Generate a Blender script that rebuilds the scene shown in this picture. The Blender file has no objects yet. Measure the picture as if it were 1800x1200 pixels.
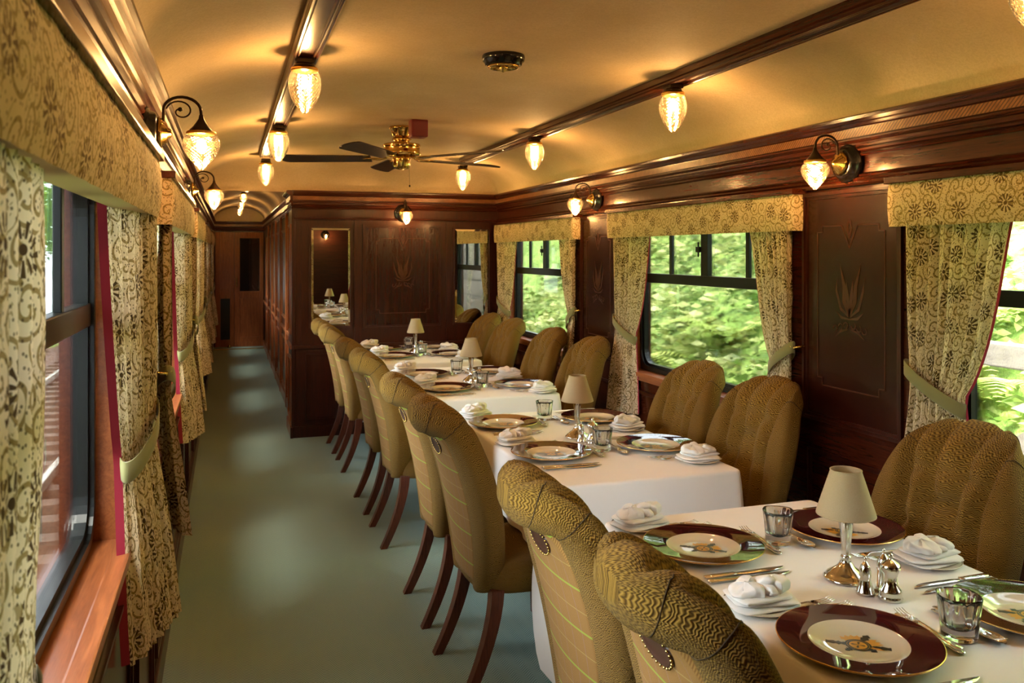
import bpy, bmesh, math, random
from mathutils import Vector, Matrix, noise
R = math.radians
PI = math.pi
random.seed(11)
SC = bpy.context.scene
COL = SC.collection

# ------------------------------------------------------------------ materials
def srgb(r, g, b):
    f = lambda c: c/12.92 if c <= .04045 else ((c+.055)/1.055)**2.4
    return (f(r/255), f(g/255), f(b/255), 1)

class NT:
    def __init__(s, name):
        s.m = bpy.data.materials.new(name); s.m.use_nodes = True
        s.t = s.m.node_tree; s.n = s.t.nodes; s.l = s.t.links
        s.b = s.n['Principled BSDF']; s.out = s.n['Material Output']
    def add(s, kind, **kw):
        n = s.n.new('ShaderNode'+kind)
        for k, v in kw.items():
            setattr(n, k, v)
        return n
    def link(s, a, b): s.l.new(a, b)
    def val(s, sock, v):
        if isinstance(v, bpy.types.NodeSocket): s.link(v, sock)
        else: sock.default_value = v
    def math(s, op, a, b=None, c=None, clamp=False):
        n = s.add('Math', operation=op, use_clamp=clamp)
        s.val(n.inputs[0], a)
        if b is not None: s.val(n.inputs[1], b)
        if c is not None: s.val(n.inputs[2], c)
        return n.outputs[0]
    def mix(s, f, a, b):
        n = s.add('Mix', data_type='RGBA')
        s.val(n.inputs[0], f); s.val(n.inputs[6], a); s.val(n.inputs[7], b)
        return n.outputs[2]
    def ramp(s, f, *stops):
        n = s.add('ValToRGB'); s.val(n.inputs[0], f)
        e = n.color_ramp.elements
        while len(e) < len(stops): e.new(.5)
        for el, (p, c) in zip(e, stops): el.position = p; el.color = c
        return n.outputs[0]
    def coord(s, which='Object', scale=(1,1,1), rot=(0,0,0)):
        c = s.add('TexCoord'); mp = s.add('Mapping')
        mp.inputs['Scale'].default_value = scale; mp.inputs['Rotation'].default_value = rot
        s.link(c.outputs[which], mp.inputs['Vector']); return mp.outputs[0]
    def noise(s, v, scale, detail=3, rough=.5, dist=0):
        n = s.add('TexNoise'); s.link(v, n.inputs['Vector'])
        n.inputs['Scale'].default_value = scale; n.inputs['Detail'].default_value = detail
        n.inputs['Roughness'].default_value = rough; n.inputs['Distortion'].default_value = dist
        return n
    def bump(s, h, strength, dist=.002, normal=None):
        n = s.add('Bump'); s.val(n.inputs['Height'], h)
        n.inputs['Strength'].default_value = strength; n.inputs['Distance'].default_value = dist
        if normal is not None: s.link(normal, n.inputs['Normal'])
        return n.outputs[0]
    def p(s, **kw):
        for k, v in kw.items():
            s.val(s.b.inputs[k.replace('_', ' ')], v)
        return s

def plain(name, col, rough=.5, metal=0, **kw):
    m = NT(name); m.p(Base_Color=col, Roughness=rough, Metallic=metal, **kw); return m.m

def wood(name, dark, light, rough=.25, axis='Z', coat=.4, sc=1.0):
    m = NT(name)
    s = {'Z': (14*sc, 14*sc, 1.2*sc), 'Y': (14*sc, 1.0*sc, 14*sc), 'X': (1.0*sc, 14*sc, 14*sc)}[axis]
    v = m.coord('Object', s)
    a = m.noise(v, 3, 6, .65, 1.2).outputs[0]
    b = m.noise(m.coord('Object', (s[0]*6, s[1]*6, s[2]*6)), 3, 2, .5).outputs[0]
    c = m.math('MULTIPLY_ADD', b, .25, m.math('MULTIPLY', a, .85))
    col = m.ramp(c, (.32, dark), (.72, light))
    m.p(Base_Color=col, Roughness=rough+.04, Coat_Weight=coat*.35, Coat_Roughness=.1, Specular_IOR_Level=.32)
    m.p(Normal=m.bump(c, .02, .0005))
    return m.m

MAH = wood('mahogany', (.011,.0023,.0014,1), (.056,.0098,.0038,1), .26)
MAHY = wood('mahogany_rail', (.016,.0034,.0017,1), (.078,.0150,.0052,1), .2, 'Y')
MAHX = wood('mahogany_cross', (.017,.0038,.0019,1), (.080,.016,.006,1), .24, 'X')
PANEL = wood('panel_veneer', (.010,.0024,.0014,1), (.036,.0068,.003,1), .2, 'Z', .5)
SILLW = wood('sill_wood', (.20,.055,.018,1), (.42,.135,.045,1), .3, 'Y', .5)
LEGW = wood('chair_leg_wood', (.045,.012,.007,1), (.16,.040,.020,1), .28, 'Z', .4, 2)
DOORW = wood('door_wood', (.15,.036,.011,1), (.38,.11,.032,1), .25, 'Z')
INLAY = wood('inlay_wood', (.038,.011,.0045,1), (.085,.024,.009,1), .25, 'Z', .5, 2)

def inlay_band(name, axis):
    m = NT(name); v = m.coord('Object'); sep = m.add('SeparateXYZ'); m.link(v, sep.inputs[0])
    a = sep.outputs[1] if axis == 'Y' else sep.outputs[0]
    t = m.math('ADD', m.math('MULTIPLY', a, 62.), m.math('MULTIPLY', sep.outputs[2], 60.))
    st = m.math('GREATER_THAN', m.math('FRACT', t), .62)
    z = m.math('PINGPONG', m.math('ADD', sep.outputs[2], -2.0), .018)
    dots = m.math('LESS_THAN', m.math('FRACT', m.math('MULTIPLY', a, 40.)), .5)
    n = m.noise(v, 30, 3).outputs[0]
    base = m.ramp(n, (.3, (.19,.062,.018,1)), (.7, (.32,.12,.036,1)))
    m.p(Base_Color=m.mix(st, base, (.085,.028,.010,1)), Roughness=.28, Coat_Weight=.3)
    return m.m
BANDY = inlay_band('inlay_band_long', 'Y'); BANDX = inlay_band('inlay_band_cross', 'X')

def ceil_mat():
    m = NT('ceiling_paper'); v = m.coord('Object', (1, 1, 1))
    n1 = m.noise(v, 170, 3, .6, 1.5).outputs[0]
    n2 = m.noise(v, 3, 2, .5).outputs[0]
    col = m.mix(m.ramp(n2, (.35, (0,0,0,1)), (.7, (1,1,1,1))), (.62,.46,.27,1), (.70,.54,.34,1))
    col = m.mix(m.math('MULTIPLY', m.ramp(m.noise(v, 75, 3, .6, 1.5).outputs[0], (.42, (0,0,0,1)), (.6, (1,1,1,1))), .30), col, (.46,.33,.18,1))
    m.p(Base_Color=col, Roughness=.75, Normal=m.bump(n1, .5, .0014), Specular_IOR_Level=.2)
    return m.m
CEIL = ceil_mat()

def carpet_mat():
    m = NT('herringbone_carpet'); v = m.coord('Object'); sep = m.add('SeparateXYZ'); m.link(v, sep.inputs[0])
    tri = m.math('PINGPONG', sep.outputs[0], .028)
    t = m.math('ADD', m.math('MULTIPLY', sep.outputs[1], 78.), m.math('MULTIPLY', tri, 82.))
    s = m.math('SINE', m.math('MULTIPLY', t, 2*PI))
    s = m.math('MULTIPLY_ADD', s, .5, .5)
    n = m.noise(v, 350, 2).outputs[0]; n2 = m.noise(v, 2.2, 3).outputs[0]
    f = m.math('ADD', m.math('MULTIPLY', s, .6), m.math('MULTIPLY', n, .4))
    col = m.mix(f, (.045,.125,.095,1), (.50,.64,.55,1))
    col = m.mix(m.math('MULTIPLY', n2, .35), col, (.19,.32,.25,1))
    m.p(Base_Color=col, Roughness=.95, Sheen_Weight=.3, Normal=m.bump(f, .6, .002), Specular_IOR_Level=.1)
    return m.m
CARPET = carpet_mat()

def print_mat(name, base, scroll, flower, trans=.22, scale=1.0):
    """cream cotton printed with scrolls, dots and flower heads (UV in metres)"""
    m = NT(name); uv = m.coord('UV', (scale, scale, scale))
    nz = m.noise(uv, 9, 2)
    vm = m.add('VectorMath', operation='MULTIPLY_ADD'); m.link(nz.outputs[1], vm.inputs[0])
    vm.inputs[1].default_value = (.03,.03,0); m.link(uv, vm.inputs[2]); w = vm.outputs[0]
    def cells(vec, sc, rnd=.8):
        vo = m.add('TexVoronoi', voronoi_dimensions='2D'); m.link(vec, vo.inputs['Vector'])
        vo.inputs['Scale'].default_value = sc; vo.inputs['Randomness'].default_value = rnd
        d = m.add('VectorMath', operation='SUBTRACT'); m.link(vec, d.inputs[0]); m.link(vo.outputs['Position'], d.inputs[1])
        sp = m.add('SeparateXYZ'); m.link(d.outputs[0], sp.inputs[0])
        return vo.outputs['Distance'], m.math('ARCTAN2', sp.outputs[1], sp.outputs[0])
    d1, a1 = cells(w, 17)
    # spirals
    sp = m.math('SINE', m.math('ADD', m.math('MULTIPLY', d1, 19.), a1))
    line = m.math('MULTIPLY', m.math('GREATER_THAN', sp, .62), m.math('LESS_THAN', d1, .60))
    # small dots
    d2, a2 = cells(uv, 85, .9)
    dots = m.math('LESS_THAN', d2, .16)
    # flowers
    d3, a3 = cells(uv, 8.5, .85)
    pet = m.math('GREATER_THAN', m.math('SINE', m.math('MULTIPLY', a3, 11.)), .1)
    fl = m.math('MULTIPLY', pet, m.math('MULTIPLY', m.math('LESS_THAN', d3, .24), m.math('GREATER_THAN', d3, .09)))
    heart = m.math('LESS_THAN', d3, .05)
    fl = m.math('MAXIMUM', fl, heart)
    leaf = m.math('GREATER_THAN', m.noise(uv, 34, 2, .5, 2.5).outputs[0], .60)
    reg = m.math('GREATER_THAN', m.noise(uv, 7, 1).outputs[0], .50)
    leaf = m.math('MULTIPLY', leaf, reg)
    col = m.mix(m.math('MULTIPLY', leaf, .75), base, scroll)
    col = m.mix(m.math('MULTIPLY', line, .9), col, scroll)
    col = m.mix(m.math('MULTIPLY', dots, .8), col, flower)
    col = m.mix(fl, col, flower)
    m.p(Base_Color=col, Roughness=.85, Specular_IOR_Level=.2, Normal=m.bump(m.noise(uv, 900, 1).outputs[0], .15, .0005))
    tr = m.add('BsdfTranslucent'); m.link(col, tr.inputs[0])
    mx = m.add('MixShader'); mx.inputs[0].default_value = trans
    m.link(m.b.outputs[0], mx.inputs[1]); m.link(tr.outputs[0], mx.inputs[2]); m.link(mx.outputs[0], m.out.inputs[0])
    return m.m
CURT = print_mat('scroll_print_cotton', (.74,.61,.42,1), (.25,.17,.055,1), (.075,.045,.022,1), .12)
VALM = print_mat('scroll_print_padded', (.63,.49,.31,1), (.27,.19,.06,1), (.13,.075,.032,1), .0)
LIN = NT('maroon_lining').p(Base_Color=(.30,.012,.040,1), Roughness=.8).m
TIE = NT('olive_tieback'); TIE.p(Base_Color=(.21,.19,.070,1), Roughness=.8, Sheen_Weight=.3); TIE = TIE.m

def boucle():
    m = NT('mustard_boucle'); uv = m.coord('UV')
    n = m.noise(uv, 45, 2).outputs[1]
    vm = m.add('VectorMath', operation='MULTIPLY_ADD'); m.link(n, vm.inputs[0]); vm.inputs[1].default_value = (.016,.016,0); m.link(uv, vm.inputs[2])
    sp = m.add('SeparateXYZ'); m.link(vm.outputs[0], sp.inputs[0])
    zig = m.math('MULTIPLY', m.math('SINE', m.math('MULTIPLY', sp.outputs[0], 2*PI/.0090)), .0014)
    s = m.math('SINE', m.math('MULTIPLY', m.math('ADD', sp.outputs[1], zig), 2*PI/.0052))
    s = m.math('MULTIPLY_ADD', s, .5, .5)
    big = m.noise(uv, 6, 2).outputs[0]
    col = m.ramp(s, (.0, (.050,.023,.003,1)), (.4, (.185,.094,.014,1)), (1, (.35,.195,.038,1)))
    col = m.mix(m.math('MULTIPLY', big, .3), col, (.20,.10,.012,1))
    m.p(Base_Color=col, Roughness=.9, Sheen_Weight=.04, Specular_IOR_Level=.15, Normal=m.bump(s, .8, .0025))
    return m.m
BOUC = boucle()
def plaid():
    m = NT('tan_plaid_wool'); uv = m.coord('UV'); sp = m.add('SeparateXYZ'); m.link(uv, sp.inputs[0])
    def ln(v, per, w, off=0.):
        f = m.math('FRACT', m.math('ADD', m.math('DIVIDE', v, per), off)); return m.math('LESS_THAN', f, w/per)
    tw = m.math('SINE', m.math('MULTIPLY', m.math('ADD', sp.outputs[0], sp.outputs[1]), 2*PI/.004))
    tw = m.math('MULTIPLY_ADD', tw, .5, .5)
    base = m.mix(tw, (.18,.085,.022,1), (.32,.165,.046,1))
    g = ln(sp.outputs[1], .105, .005, .2); p = ln(sp.outputs[0], .055, .0018, .3); y = ln(sp.outputs[1], .105, .0016, .7)
    col = m.mix(m.math('MULTIPLY', y, .5), base, (.45,.36,.12,1))
    col = m.mix(m.math('MULTIPLY', p, .55), col, (.26,.15,.20,1))
    col = m.mix(m.math('MULTIPLY', g, .75), col, (.26,.36,.04,1))
    m.p(Base_Color=col, Roughness=.9, Sheen_Weight=.04, Specular_IOR_Level=.15, Normal=m.bump(tw, .2, .0006))
    return m.m
PLAID = plaid()
SEAM = plain('seam_dark', (.05,.025,.006,1), .9)
LEATH = plain('brown_leather', (.06,.022,.012,1), .4)
CLOTH = NT('white_linen'); _v = CLOTH.coord('Object')
CLOTH.p(Base_Color=(.90,.87,.83,1), Roughness=.75, Specular_IOR_Level=.25, Sheen_Weight=.15, Normal=CLOTH.bump(CLOTH.noise(_v, 14, 3).outputs[0], .12, .006)); CLOTH = CLOTH.m
NAPK = NT('napkin_linen'); NAPK.p(Base_Color=(.88,.85,.81,1), Roughness=.8, Specular_IOR_Level=.2); NAPK = NAPK.m
PORC = plain('cream_porcelain', (.72,.64,.50,1), .08, Coat_Weight=.6)
MAROON = plain('maroon_glaze', (.048,.004,.010,1), .05, Coat_Weight=1.0, Coat_Roughness=.02)
GOLD = plain('gilt_edge', (.85,.55,.18,1), .25, 1)
CNAVY = plain('crest_navy', (.020,.030,.040,1), .3)
CGOLD = plain('crest_gold', (.62,.30,.03,1), .3)
CDARK = plain('crest_dark', (.030,.022,.015,1), .3)
SILVER = NT('silver_plate'); SILVER.p(Base_Color=(.88,.86,.83,1), Metallic=1., Roughness=.12); SILVER = SILVER.m
BRASS = plain('polished_brass', (.70,.45,.13,1), .16, 1)
BRONZE = plain('dark_bronze', (.055,.032,.018,1), .35, .8)
GALLERY = plain('gilt_gallery', (.75,.42,.10,1), .3, 1)
BLACKP = plain('black_painted_metal', (.006,.007,.007,1), .3, 0, Specular_IOR_Level=.3)
MAROONP = plain('maroon_painted_metal', (.16,.012,.03,1), .3)
DARKB = plain('dark_blade', (.022,.010,.006,1), .35)
REDP = plain('red_plastic', (.18,.008,.015,1), .4)
SHADE = NT('cream_lampshade'); _v = SHADE.coord('Object')
_s = SHADE.noise(_v, 500, 2).outputs[0]
SHADE.p(Base_Color=SHADE.mix(_s, (.50,.37,.20,1), (.68,.53,.32,1)), Roughness=.85)
_t = SHADE.add('BsdfTranslucent'); _t.inputs[0].default_value = (.7,.52,.3,1); _m = SHADE.add('MixShader'); _m.inputs[0].default_value = .25
SHADE.link(SHADE.b.outputs[0], _m.inputs[1]); SHADE.link(_t.outputs[0], _m.inputs[2]); SHADE.link(_m.outputs[0], SHADE.out.inputs[0]); SHADE = SHADE.m
MIRROR = plain('mirror_silvering', (.85,.85,.82,1), .01, 1)
DGLASS = plain('crystal', (1,1,1,1), .0, 0, Transmission_Weight=.97, IOR=1.42)

def thin_glass(name, tint, gloss=.12, rough=.02, trl=0., cut=0):
    m = NT(name)
    tr = m.add('BsdfTransparent'); tr.inputs[0].default_value = tint
    gl = m.add('BsdfGlossy'); gl.inputs['Roughness'].default_value = rough
    fr = m.add('Fresnel'); fr.inputs[0].default_value = 1.45
    f = m.math('ADD', m.math('MULTIPLY', fr.outputs[0], .9), gloss, clamp=True)
    mx = m.add('MixShader'); m.link(f, mx.inputs[0]); m.link(tr.outputs[0], mx.inputs[1]); m.link(gl.outputs[0], mx.inputs[2])
    o = mx
    if trl:
        t = m.add('BsdfTranslucent'); t.inputs[0].default_value = (1,.80,.50,1)
        mx2 = m.add('MixShader'); m.link(mx.outputs[0], mx2.inputs[1]); m.link(t.outputs[0], mx2.inputs[2]); o = mx2
        if cut:
            uv = m.coord('UV'); sp = m.add('SeparateXYZ'); m.link(uv, sp.inputs[0])
            a = m.math('PINGPONG', m.math('ADD', m.math('MULTIPLY', sp.outputs[0], 22.), m.math('MULTIPLY', sp.outputs[1], 13.)), .5)
            b = m.math('PINGPONG', m.math('SUBTRACT', m.math('MULTIPLY', sp.outputs[0], 22.), m.math('MULTIPLY', sp.outputs[1], 13.)), .5)
            h = m.math('MINIMUM', a, b); upper = m.math('GREATER_THAN', sp.outputs[1], .0)
            bm_ = m.bump(h, .8, .003); m.link(bm_, gl.inputs['Normal'])
            lines = m.math('LESS_THAN', h, .11)
            m.link(m.math('MULTIPLY_ADD', lines, .022, trl), mx2.inputs[0])
        else: mx2.inputs[0].default_value = trl
    m.link(o.outputs[0], m.out.inputs[0]); return m.m
PANE = thin_glass('window_glass', (.97,.99,.98,1), .01)
GLOBE = thin_glass('cut_glass_shade', (1,.95,.86,1), .10, .10, .006, 1)
def emis(name, col, st):
    m = NT(name); e = m.add('Emission'); e.inputs[0].default_value = col; e.inputs[1].default_value = st
    m.link(e.outputs[0], m.out.inputs[0]); return m.m
BULBC = emis('ceiling_bulb_glow', (1,.58,.21,1), 600)
BULBS = emis('sconce_bulb_glow', (1,.54,.19,1), 430)
GRAVEL = NT('ballast'); _v = GRAVEL.coord('Object'); _vo = GRAVEL.add('TexVoronoi'); GRAVEL.link(_v, _vo.inputs[0]); _vo.inputs['Scale'].default_value = 16
GRAVEL.p(Base_Color=GRAVEL.mix(_vo.outputs['Distance'], (.15,.095,.07,1), (.045,.028,.022,1)), Roughness=.9, Normal=GRAVEL.bump(_vo.outputs['Distance'], 1, .04)); GRAVEL = GRAVEL.m
RAILM = plain('steel_rail', (.50,.46,.40,1), .35, .6)
SLEEP = wood('sleeper_wood', (.05,.033,.025,1), (.12,.085,.06,1), .8, 'X', 0)
def soil_mat():
    m = NT('mossy_bank'); v = m.coord('Object')
    n = m.noise(v, 4, 5, .65).outputs[0]
    m.p(Base_Color=m.ramp(n, (.3,(.05,.08,.015,1)), (.5,(.14,.24,.04,1)), (.7,(.30,.36,.10,1))), Roughness=.95, Normal=m.bump(n, 1, .1)); return m.m
SOIL = soil_mat()
def leaf_mat(name, a, b):
    m = NT(name); v = m.coord('Object'); n = m.noise(v, 2.5, 3).outputs[0]
    col = m.ramp(n, (.35, a), (.65, b))
    m.p(Base_Color=col, Roughness=.5)
    t = m.add('BsdfTranslucent'); m.link(col, t.inputs[0]); x = m.add('MixShader'); x.inputs[0].default_value = .4
    m.link(m.b.outputs[0], x.inputs[1]); m.link(t.outputs[0], x.inputs[2]); m.link(x.outputs[0], m.out.inputs[0]); return m.m
FERN = leaf_mat('fern_green', (.18,.30,.03,1), (.60,.64,.20,1))
LEAF = leaf_mat('bramble_green', (.07,.15,.015,1), (.60,.64,.26,1))
TREE = leaf_mat('tree_green', (.10,.24,.03,1), (.32,.50,.08,1))
TIMB = wood('weathered_timber', (.09,.075,.06,1), (.17,.15,.125,1), .8, 'Y', 0)
def stone():
    m = NT('stone_blocks'); c = m.add('TexCoord'); sp = m.add('SeparateXYZ'); m.link(c.outputs['Object'], sp.inputs[0])
    cb = m.add('CombineXYZ'); m.link(sp.outputs[1], cb.inputs[0]); m.link(sp.outputs[2], cb.inputs[1])
    b = m.add('TexBrick'); m.link(cb.outputs[0], b.inputs[0]); b.inputs['Scale'].default_value = 1
    b.inputs['Brick Width'].default_value = .55; b.inputs['Row Height'].default_value = .27; b.inputs['Mortar Size'].default_value = .015
    b.inputs['Color1'].default_value = (.30,.26,.22,1); b.inputs['Color2'].default_value = (.17,.14,.12,1); b.inputs['Mortar'].default_value = (.05,.04,.035,1)
    n = m.noise(c.outputs['Object'], 9, 4).outputs[0]
    m.p(Base_Color=m.mix(m.math('MULTIPLY', n, .5), b.outputs[0], (.22,.24,.14,1)), Roughness=.9, Normal=m.bump(b.outputs['Fac'], .6, -.02)); return m.m
STONE = stone()

# ------------------------------------------------------------------ mesh helpers
class MB:
    def __init__(s): s.v = []; s.f = []; s.m = []; s.uv = {}; s.mi = 0; s.flat = set()
    def add(s, vs, fs, uvs=None, flat=False):
        o = len(s.v); s.v += [tuple(v) for v in vs]
        for f in fs:
            if flat: s.flat.add(len(s.f))
            s.f.append([i+o for i in f]); s.m.append(s.mi)
        if uvs:
            for i, u in enumerate(uvs): s.uv[o+i] = u
        return s
    def box(s, x0, x1, y0, y1, z0, z1, b=0):
        if x0 > x1: x0, x1 = x1, x0
        if y0 > y1: y0, y1 = y1, y0
        if b <= 0:
            vs = [(x,y,z) for x in (x0,x1) for y in (y0,y1) for z in (z0,z1)]
            fs = [(0,1,3,2),(4,6,7,5),(0,4,5,1),(2,3,7,6),(0,2,6,4),(1,5,7,3)]
            return s.add(vs, fs, flat=True)
        bm = bmesh.new(); r = bmesh.ops.create_cube(bm, size=1)
        bmesh.ops.scale(bm, vec=(x1-x0, y1-y0, z1-z0), verts=bm.verts)
        bmesh.ops.translate(bm, vec=((x0+x1)/2, (y0+y1)/2, (z0+z1)/2), verts=bm.verts)
        bmesh.ops.bevel(bm, geom=list(bm.edges), offset=b, segments=2, affect='EDGES', profile=.6)
        bm.verts.index_update()
        s.add([v.co[:] for v in bm.verts], [[v.index for v in f.verts] for f in bm.faces], flat=True); bm.free(); return s
    def lathe(s, prof, n=32, c=(0,0,0), M=None, lob=None, uv=False, vs0=1.0):
        """prof: (r, z) list; lob(angle, i)-> radius factor"""
        vs = []; uvs = []
        for i, (r, z) in enumerate(prof):
            for k in range(n):
                a = 2*PI*k/n; q = r*(lob(a, i) if lob else 1)
                p = Vector((q*math.cos(a), q*math.sin(a), z))
                if M: p = M @ p
                vs.append((p[0]+c[0], p[1]+c[1], p[2]+c[2])); uvs.append((k/n, i/(len(prof)-1)))
        fs = []
        for i in range(len(prof)-1):
            for k in range(n):
                a, b = i*n+k, i*n+(k+1) % n
                fs.append((a, b, b+n, a+n))
        if prof[0][0] > 1e-6: fs.append(list(range(n))[::-1])
        if prof[-1][0] > 1e-6: fs.append([len(prof)*n-n+k for k in range(n)])
        return s.add(vs, fs, uvs)
    def tube(s, path, rad, n=10, closed=False, flatten=None):
        P = [Vector(p) for p in path]; N = len(P); rings = []
        up = None
        for i in range(N):
            if closed: t = P[(i+1) % N]-P[i-1]
            else: t = P[min(i+1, N-1)]-P[max(i-1, 0)]
            t.normalize()
            if up is None:
                up = Vector((0,0,1)) if abs(t.z) < .9 else Vector((1,0,0))
            a = up - t*up.dot(t); a.normalize(); b = t.cross(a); up = a
            r = rad(i/(N-1)) if callable(rad) else rad
            rings.append([P[i]+a*r*math.cos(2*PI*k/n)+b*r*math.sin(2*PI*k/n) for k in range(n)])
        vs = [v for r in rings for v in r]; fs = []
        for i in range(N if closed else N-1):
            j = (i+1) % N
            for k in range(n):
                fs.append((i*n+k, i*n+(k+1) % n, j*n+(k+1) % n, j*n+k))
        if not closed:
            fs.append(list(range(n))[::-1]); fs.append([(N-1)*n+k for k in range(n)])
        return s.add(vs, fs)
    def prism(s, prof, axis, a0, a1, smooth=False):
        """closed profile in the plane across axis; axis 'Y': prof=(x,z); 'X': prof=(y,z); 'Z': prof=(x,y)"""
        def P(p, a): return {'Y': (p[0], a, p[1]), 'X': (a, p[0], p[1]), 'Z': (p[0], p[1], a)}[axis]
        n = len(prof); vs = [P(p, a0) for p in prof]+[P(p, a1) for p in prof]
        fs = [(k, (k+1) % n, n+(k+1) % n, n+k) for k in range(n)]+[list(range(n))[::-1], [n+k for k in range(n)]]
        return s.add(vs, fs, flat=not smooth)
    def grid(s, fn, nu, nv, uvf=None, wrap=False):
        vs = []; uvs = []
        for j in range(nv+1):
            for i in range(nu+(0 if wrap else 1)):
                vs.append(fn(i/nu, j/nv)); uvs.append(uvf(i/nu, j/nv) if uvf else (i/nu, j/nv))
        w = nu if wrap else nu+1; fs = []
        for j in range(nv):
            for i in range(nu):
                a = j*w+i; b = j*w+(i+1) % w
                fs.append((a, b, b+w, a+w))
        return s.add(vs, fs, uvs)
    def build(s, name, mats, parent=None, kind=None, loc=None, fixn=True):
        if not isinstance(mats, (list, tuple)): mats = [mats]
        me = bpy.data.meshes.new(name); me.from_pydata(s.v, [], s.f)
        for mt in mats: me.materials.append(mt)
        sm = [i not in s.flat for i in range(len(s.f))]
        me.polygons.foreach_set('use_smooth', sm); me.polygons.foreach_set('material_index', s.m)
        if s.uv:
            ul = me.uv_layers.new(name='UVMap')
            for lp in me.loops: ul.data[lp.index].uv = s.uv.get(lp.vertex_index, (0,0))
        me.validate()
        if fixn:
            bm = bmesh.new(); bm.from_mesh(me); bmesh.ops.recalc_face_normals(bm, faces=bm.faces); bm.to_mesh(me); bm.free()
        me.update()
        o = bpy.data.objects.new(name, me); COL.objects.link(o)
        if loc: o.location = loc
        if parent: o.parent = parent
        if kind: o['kind'] = kind
        return o

def tag(o, label, cat, group=None, kind=None):
    o['label'] = label; o['category'] = cat
    if group: o['group'] = group
    if kind: o['kind'] = kind
    return o
def empty(name, loc=(0,0,0), rz=0):
    o = bpy.data.objects.new(name, None); o.empty_display_size = .05; COL.objects.link(o)
    o.location = loc; o.rotation_euler = (0,0,rz); return o
def kids(o): return [c for c in KIDS.get(o.name, [])]
KIDS = {}
def copy_tree(o, parent=None, loc=None, rz=None):
    c = o.copy(); COL.objects.link(c)
    if parent: c.parent = parent
    for ch in [x for x in bpy.data.objects if x.parent == o]: copy_tree(ch, c)
    if loc is not None: c.location = loc
    if rz is not None: c.rotation_euler = (0,0,rz)
    return c
class Proto:
    def __init__(s, root): s.root = root; s.used = False
    def put(s, loc, rz, label, cat, group=None, scale=None, rot=None):
        o = s.root if not s.used else copy_tree(s.root)
        s.used = True
        o.location = loc; o.rotation_euler = rot if rot else (0,0,rz)
        if scale: o.scale = scale
        tag(o, label, cat, group)
        return o

# ------------------------------------------------------------------ dimensions
CH = 1.55; TH = math.atan(499/1500); F = 1500.
XL, XR = -.24, 2.318
YE, YF, YB = 7.38, 14.9, -1.8         # partition, corridor end, wall behind the camera
XP = .515                              # aisle side face of the partition
CZ = 2.065
def proj(x, y, z):
    d = y*math.cos(TH)+x*math.sin(TH)
    if d < .1: return None
    return (900+F*(x*math.cos(TH)-y*math.sin(TH))/d, 445+F*(CH-z)/d)
def inview(x, y, z, m=30):
    p = proj(x, y, z)
    return p and -m < p[0] < 1800+m and -m < p[1] < 1200+m

cam = bpy.data.cameras.new('camera'); co = bpy.data.objects.new('camera', cam); COL.objects.link(co)
co.location = (0,0,CH); co.rotation_euler = (R(90), 0, -TH)
cam.sensor_width = 36; cam.lens = 30; cam.shift_y = -155/1800; cam.clip_start = .05; cam.clip_end = 300
cam.dof.use_dof = True; cam.dof.focus_distance = 2.7; cam.dof.aperture_fstop = 9
SC.camera = co

# ------------------------------------------------------------------ shell
MB().box(XL-.2, XR+.2, YB-.1, YF+.1, -.12, 0).build('floor', CARPET, kind='structure')
def zc(x, y):
    u = min(x-XL, XR-x); t = min(1, max(0, u/.51))
    a = CZ+.235*math.sqrt(max(0, 1-(1-t)**2))+.045*max(0, 1-((x-1.04)/.78)**2)
    v = YE-y; w = min(1, max(0, v/.78))
    b = CZ+.285*math.sqrt(max(0, 1-(1-w)**2))
    k = .03; h = max(k-abs(a-b), 0)/k
    return max(CZ, min(a, b)-h*h*k*.25)
def cfn(u, v):
    # denser samples near the walls
    s = .5-.5*math.cos(PI*u); x = XL+(XR-XL)*s
    y = YB+(YE-YB)*(1-(1-v)**1.7)
    return (x, y, zc(x, y))
MB().grid(cfn, 72, 90).build('ceiling', CEIL, kind='structure', fixn=False)
def cor(u, v):
    a = PI*u; x = XL+(.585-XL)*(.5-.5*math.cos(a))
    return (x, YE+v*(YF-YE), CZ-.02+.27*math.sin(a)**.9 if 0 < u < 1 else CZ-.02)
mc = MB().grid(cor, 32, 8)
mc.build('ceiling_corridor', CEIL, kind='structure')
MB().box(XL-.2, XR+.2, YB-.1, YF+.1, 2.46, 2.5).build('roof', BLACKP, kind='structure')

WC = [-.84, 1.56, 3.96, 6.36, 8.76, 11.16, 13.56]
HW, Z0, Z1 = .755, .835, 1.77
def side_wall(name, xi, sgn, y0, y1, cs):
    """xi: inner face; sgn: +1 outward is +X"""
    xo = xi+sgn*.15
    m = MB(); m.box(xi, xo, y0, y1, 0, Z0); m.box(xi, xo, y0, y1, Z1, 2.46)
    e = [y0]
    for c in cs: e += [c-HW, c+HW]
    e.append(y1)
    for a, b in zip(e[::2], e[1::2]): m.box(xi, xo, a, b, Z0, Z1)
    w = m.build(name, MAHY, kind='structure')
    return w
wl = side_wall('wall_left', XL, -1, YB, YF, WC[1:])
wr = side_wall('wall_right', XR, 1, YB, YE, WC[1:4])
MB().box(XR, XR+.15, YE, YF, 0, 2.46).build('wall_right', MAH, kind='structure')
MB().box(XL-.15, XR+.15, YB-.1, YB, 0, 2.46).build('wall_back', MAHX, kind='structure')
MB().box(XL-.15, XR+.15, YF, YF+.1, 0, 2.46).build('wall_front', MAHX, kind='structure')
wp = MB().box(XP, XR, YE, YE+.06, 0, 2.46).box(XP, XP+.05, YE+.06, YE+.5, 0, 2.46)\
    .box(XP+.06, XP+.11, YE+.5, YF, 0, 2.46).build('wall_partition', MAH, kind='structure')
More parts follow.
